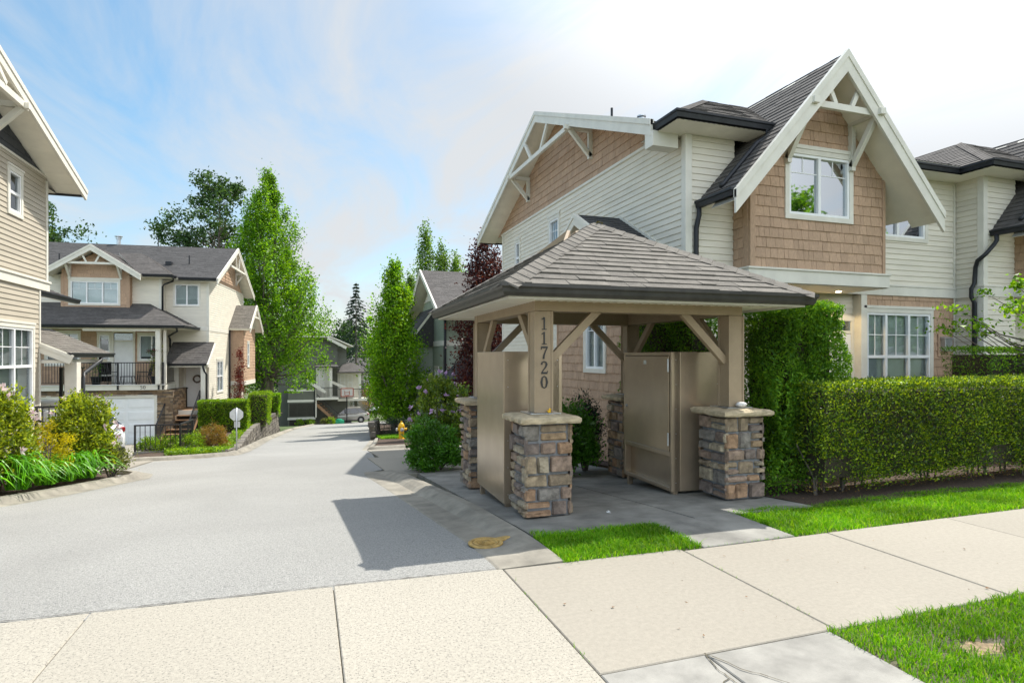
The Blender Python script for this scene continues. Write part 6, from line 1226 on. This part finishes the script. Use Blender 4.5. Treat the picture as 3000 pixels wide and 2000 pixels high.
hp = thing('basketball_hoop', 'portable basketball hoop with a red framed board in front of the grey car', 'basketball hoop', (4.15,68.6,g(68.6)+.02))
MB().tube([(0,0,.1),(0,0,3.0)], .06, 8).obj('pole', ironb, hp); MB().box(-.5,-.3,0,.5,.5,.14).obj('base', ironb, hp, bevel=.03)
bb = MB().box(-.62,-.50,3.0,.62,-.47,3.85).obj('backboard', M('clear_board', (.55,.53,.50), .3, .05), hp)
rd = M('red_paint', (.42,.07,.03), .5, .1); b = MB()
for x0, z0, x1, z1 in ((-.68,2.95,.68,3.03),(-.68,3.82,.68,3.90),(-.68,2.95,-.60,3.90),(.60,2.95,.68,3.90),(-.28,3.15,-.23,3.6),(.23,3.15,.28,3.6),(-.28,3.4,.28,3.45)): b.box(x0,-.52,z0,x1,-.46,z1)
b.obj('board_frame', rd, hp); b = MB(); b.tube([(.23*math.cos(t*.524), -.78+.23*math.sin(t*.524), 3.12) for t in range(13)], .018, 6, cap=False)
b.obj('rim', rd, hp); b = MB(); b.beam((0,0,2.5),(0,-.46,3.2),.06,.06); b.beam((0,0,2.95),(0,-.46,3.6),.06,.06); b.obj('arm', ironb, hp)
hb = MB(); hb.box(-.5,-.25,0,.5,.25,.35); hb.lathe((0,0,.2), [(.3,0),(.34,.1),(.3,.28)], 12); o = hb.obj('hose_box', M('green_plastic', (.02,.30,.16), .45, .08), bevel=.03); o.location = (3.25,66.8,g(66.8)+.05); tag(o, 'green plastic hose box on the ground left of the hoop', 'hose box')
# ------------------------------------------------------------------ vehicles
tyre = M('tyre_rubber', (.02,.02,.02), .85, .1, 30); alloy = M('alloy', (.55,.56,.58), .3, .05, metal=.85); carglass = M('car_glass', (.012,.015,.018), .05, .05, spec=.8); plas = M('black_trim', (.02,.02,.022), .5, .1); redl = M('red_lens', (.30,.015,.015), .2, .05); clear = M('head_lens', (.6,.62,.64), .15, .03)
def car(name, label, loc, rz, paint, L=4.7, Wd=1.86, H=1.70, wheel_r=.36, wagon=True):
    c = thing(name, label, 'car', loc, rz); hw = Wd/2
    # stations: x, sill z, shoulder z, half width   (front of the car towards -x)
    b = MB(); st = [(-L/2,.45,.62,.62),(-L/2+.10,.30,.80,.80),(-L/2+.45,.24,.92,.92),(-L/2+1.15,.22,1.02,1),(-.3,.22,1.05,1),(.8,.22,1.08,1),(L/2-.7,.24,1.12,.99),(L/2-.15,.30,1.12,.92),(L/2,.42,1.0,.82),(L/2+.02,.5,.85,.80)]
    rows = []
    for x, z0, z1, w in st: w *= hw; rows.append([(x,-w*.86,z0),(x,-w,z0+.16),(x,-w*1.0,(z0+z1)/2+.08),(x,-w*.95,z1-.05),(x,-w*.86,z1),(x,0,z1+.03),(x,w*.86,z1),(x,w*.95,z1-.05),(x,w,(z0+z1)/2+.08),(x,w,z0+.16),(x,w*.86,z0)])
    b.grid(rows); b.add(rows[0], [tuple(range(11))]); b.add(rows[-1], [tuple(range(11))]); b.add([r[0] for r in rows]+[r[-1] for r in rows][::-1], [tuple(range(20))]); b.obj('body', paint, c, smooth=True)
    gx = [(-L/2+1.25,1.02),(-L/2+2.05,H-.05),(L/2-1.0,H-.02),(L/2-.18,1.10)]; wb, wr = hw*.86, hw*.66
    gh = MB(); lo = [(gx[0][0],1.0),(gx[3][0],1.08)]; v = []
    for s_ in (-1, 1): v += [(gx[0][0],s_*wb,1.02),(gx[1][0],s_*wr,gx[1][1]),(gx[2][0],s_*wr,gx[2][1]),(gx[3][0],s_*wb,1.10)]
    gh.add(v, [(0,1,2,3),(7,6,5,4),(0,4,5,1),(3,2,6,7)]); gh.obj('window_glass', carglass, c)
    rf = MB(); rf.grid([[(gx[1][0]-.06,y*wr*1.02,gx[1][1]+.0-.02*abs(y)) for y in (-1,-.5,0,.5,1)],[(gx[1][0]+.5,y*wr*1.03,H+.02-.03*abs(y)) for y in (-1,-.5,0,.5,1)],[(gx[2][0]-.4,y*wr*1.03,H+.03-.03*abs(y)) for y in (-1,-.5,0,.5,1)],[(gx[2][0]+.08,y*wr*1.02,gx[2][1]+.01-.02*abs(y)) for y in (-1,-.5,0,.5,1)]])
    for s_ in (-1, 1):
        P = lambda f, t: Vector((gx[0][0]+(gx[3][0]-gx[0][0])*f, s_*(wb+.006), 1.04)).lerp(Vector((gx[1][0]+(gx[2][0]-gx[1][0])*f, s_*(wr+.006), H-.03)), t)
        for f in (.0,.38,.72,.985): rf.beam(P(f,0), P(f,1), .03 if f in (.38,.72) else .07, .03)
        rf.beam((gx[1][0]-.05,s_*(wr+.005),H-.03),(gx[2][0]+.05,s_*(wr+.005),H-.03),.05,.06); rf.beam((gx[0][0]-.05,s_*(wb+.01),1.03),(gx[3][0],s_*(wb+.01),1.10),.03,.04)
        rf.beam((gx[1][0]+.2,s_*(wr-.06),H+.05),(gx[2][0]-.2,s_*(wr-.06),H+.06),.03,.03)
    rf.obj('roof', paint, c)
    tr_ = MB(); tr_.box(-L/2+.02,-hw*.8,.24,-L/2+.25,hw*.8,.42); tr_.box(L/2-.2,-hw*.86,.26,L/2+.035,hw*.86,.50); 
    for s_ in (-1, 1): tr_.box(-L/2+1.0,s_*hw*.97-.02,.2,L/2-1.0,s_*hw*.97+.03,.36)
    tr_.obj('bumper_trim', plas, c, bevel=.03)
    for s_ in (-1, 1):
        MB().box(L/2-.22,s_*hw*.84-.10,.92,L/2-.03,s_*hw*.84+.05,1.06).obj('tail_light', redl, c, bevel=.03); MB().box(-L/2+.06,s_*hw*.72-.16,.70,-L/2+.40,s_*hw*.72+.12,.83).obj('headlight', clear, c, bevel=.03)
        MB().box(-L/2+1.55,s_*(hw+.04)-.08,1.02,-L/2+1.72,s_*(hw+.04)+.08,1.17).obj('mirror', paint, c, bevel=.03)
        for x in (-L/2+.92, L/2-.95):
            w = MB(); w.lathe((0,0,0), [(wheel_r*.62,-.11),(wheel_r*.93,-.11),(wheel_r,-.07),(wheel_r,.07),(wheel_r*.93,.11),(wheel_r*.62,.11)], 24); w = w.obj('tyre', tyre, c, smooth=True); w.location = (x, s_*(hw-.10), wheel_r); w.rotation_euler = (R(90),0,0)
            r_ = MB(); zf = .085*(-s_); r_.lathe((0,0,0), [(wheel_r*.64,-.09),(wheel_r*.68,.0),(wheel_r*.64,.09)], 24)
            for k in range(8): a = k*math.pi/4; r_.beam((0,0,zf*1.25),(wheel_r*.64*math.cos(a),wheel_r*.64*math.sin(a),zf*1.1),.06,.03,(0,0,1))
            r_.lathe((0,0,zf*1.25-.015), [(.06,0),(.06,.03)], 12); r_.obj('rim', alloy, w)
            ar = MB(); ar.lathe((0,0,0), [(wheel_r*1.1,-.015),(wheel_r*1.1,.015)], 24); ar = ar.obj('wheel_arch', plas, c); ar.location = (x, s_*(hw-.012), wheel_r+.01); ar.rotation_euler = (R(90),0,0)
    return c
silver = M('grey_brown_metallic', (.42,.40,.37), .28, .03, 3, metal=.25, spec=.6); wpaint = M('white_car_paint', (.70,.71,.72), .25, .02, 3, spec=.6)
car('parked_car', 'grey sport utility car parked side on in front of the olive house', (4.4,71.0,g(71)+.06), 0, silver)
wc = car('parked_car', 'white wagon nosed into the driveway behind the round magnolia shrub', (-6.72,21.3,g(21.3)+.03), -60, wpaint, L=4.5, Wd=1.78, H=1.48, wheel_r=.32)
MB().box(2.235,-.25,.68,2.262,.25,.82).obj('number_plate', white, wc); MB().box(2.24,-.70,1.0,2.255,.70,1.03).obj('tailgate_strip', steel, wc)
car('parked_car', 'pale distant car glimpsed behind the orange sapling', (9.8,90,g(90)+.0), 70, wpaint, L=4.4)
# ------------------------------------------------------------------ planter rail and balcony things of house 50
pr = thing('planter_wall', 'low concrete planter wall with a black metal rail in front of the stair', 'planter wall', (-4.45,22.35,bank(0,22.35)), -4)
MB().box(-.70,-.75,-.25,.70,-.58,.16).obj('wall', concP, pr, bevel=.01); MB().box(.56,-.58,-.25,.70,.9,.16).obj('wall', concP, pr, bevel=.01)
railing(pr, [(-.66,-.66,.14),(.63,-.66,.14),(.63,.9,.14)], .85, .14)
a5 = R(-6.1)
def place5(o, u, v, z, rz=0): o.location = in5(u,v,z); o.rotation_euler = (0,0,a5+R(rz)); return o
potm = M('dark_pot', (.025,.028,.03), .35, .1)
def pot(label, u, v, r_, h, lf, n, ph, ls=.06):
    p = thing('potted_plant', label, 'potted plant', (0,0,0)); place5(p, u, v, .225); MB().lathe((0,0,0), [(r_*.7,0),(r_,h*.9),(r_*1.08,h*.92),(r_*1.08,h),(r_*.9,h),(r_*.85,h*.85)], 16).obj('pot', potm, p, smooth=True)
    P = rng.normal(size=(n,3))*np.array([r_*.55,r_*.55,ph*.25])+np.array([0,0,h+ph*.45]); P[:,2] = np.maximum(P[:,2], h*.9); leaves('foliage', P, ls, lf, p, .45, np.tile([0,0,1.],(n,1)), .4); return p
pot('black pot with feathery plant at the left end of the balcony', -4.35,-1.6,.21,.42,lf_laurel,500,1.1)
pot('black pot with a tall pale climbing plant at the right end of the balcony', -1.78,-1.75,.24,.42,lf_rhodo,900,1.35,.07)
bk = thing('hanging_basket', 'hanging flower basket on the balcony post', 'hanging basket'); place5(bk, -1.76,-2.12,1.72)
b = MB(); b.lathe((0,0,0), [(.05,-.15),(.15,-.05),(.19,.06),(.17,.06)], 14); b.obj('basket', barkm, bk); P = rng.normal(size=(420,3))*np.array([.12,.12,.06])+np.array([0,0,.08]); leaves('foliage', P, .06, lf_dark, bk); P = rng.normal(size=(160,3))*np.array([.13,.13,.05])+np.array([0,0,.11]); leaves('blossom', P, .05, LM('wine_petals',[(.16,.02,.06),(.30,.05,.10)],.3), bk)
b = MB()
for k in range(3): t = k*2.09; b.tube([(.17*math.cos(t),.17*math.sin(t),.05),(0,0,.55)], .006, 5)
b.tube([(0,0,.55),(.02,0,.66),(.12,0,.70),(.22,0,.68)], .01, 5); b.obj('hanger', ironb, bk)
def chair(label, u, v, rz, cush):
    c = thing('patio_chair', label, 'patio chair', group='seats on the balcony'); place5(c, u, v, .225, rz)
    for sx in (-.25, .25): MB().tube([(sx,-.28,0),(sx,-.24,.42),(sx*1.05,-.26,.62),(sx*1.05,.2,.60)], .017, 6).obj('leg', ironb, c); MB().tube([(sx,.30,0),(sx,.18,.40),(sx,.34,.95)], .017, 6).obj('leg', ironb, c)
    b = MB(); 
    for k in range(6): b.beam((-.25+k*.1,-.24,.42),(-.25+k*.1,.2,.40),.03,.015)
    b.obj('seat', ironb, c); b = MB()
    for k in range(6): b.beam((-.25+k*.1,.20,.44),(-.25+k*.1,.34,.94),.03,.015)
    b.beam((-.26,.34,.94),(.26,.34,.94),.03,.03); b.obj('backrest', ironb, c)
    if cush: MB().box(-.22,-.2,.43,.22,.18,.50).obj('cushion', M('pale_cushion', (.5,.5,.46), .9, .2, 20), c, bevel=.03)
chair('dark metal patio chair with a pale cushion on the balcony, left of the white door', -3.95,-1.4,60,True); chair('bare dark patio chair on the balcony, right of the white door', -2.45,-1.3,-60,False)
tb = thing('side_table', 'low dark side table in front of the white balcony door', 'side table'); place5(tb, -3.05,-1.6,.225)
MB().box(-.26,-.22,.40,.26,.22,.43).obj('tabletop', ironb, tb, bevel=.01)
for sx in (-1,1):
    for sy in (-1,1): MB().tube([(sx*.22,sy*.18,.40),(sx*.27,sy*.22,0)], .015, 6).obj('leg', ironb, tb)
# stems and weeds in the pavement joints
wd = MB()
for k in range(150):
    x = random.choice((2.93+random.gauss(0,.004), 1.39+random.gauss(0,.01), random.uniform(3.14,4.1))); y = random.uniform(2.7,4.2) if x < 3 else 4.205; 
    if x < 3 and math.sin(y*9) < .2 and random.random() < .85: continue
    a = random.uniform(0,6.28); h = random.uniform(.008,.03); wd.add([(x,y,0),(x+.004,y,0),(x+.015*math.cos(a),y+.015*math.sin(a),h)], [(0,1,2)])
o = wd.obj('joint_weeds', grassm, fix=False); o['kind'] = 'stuff'
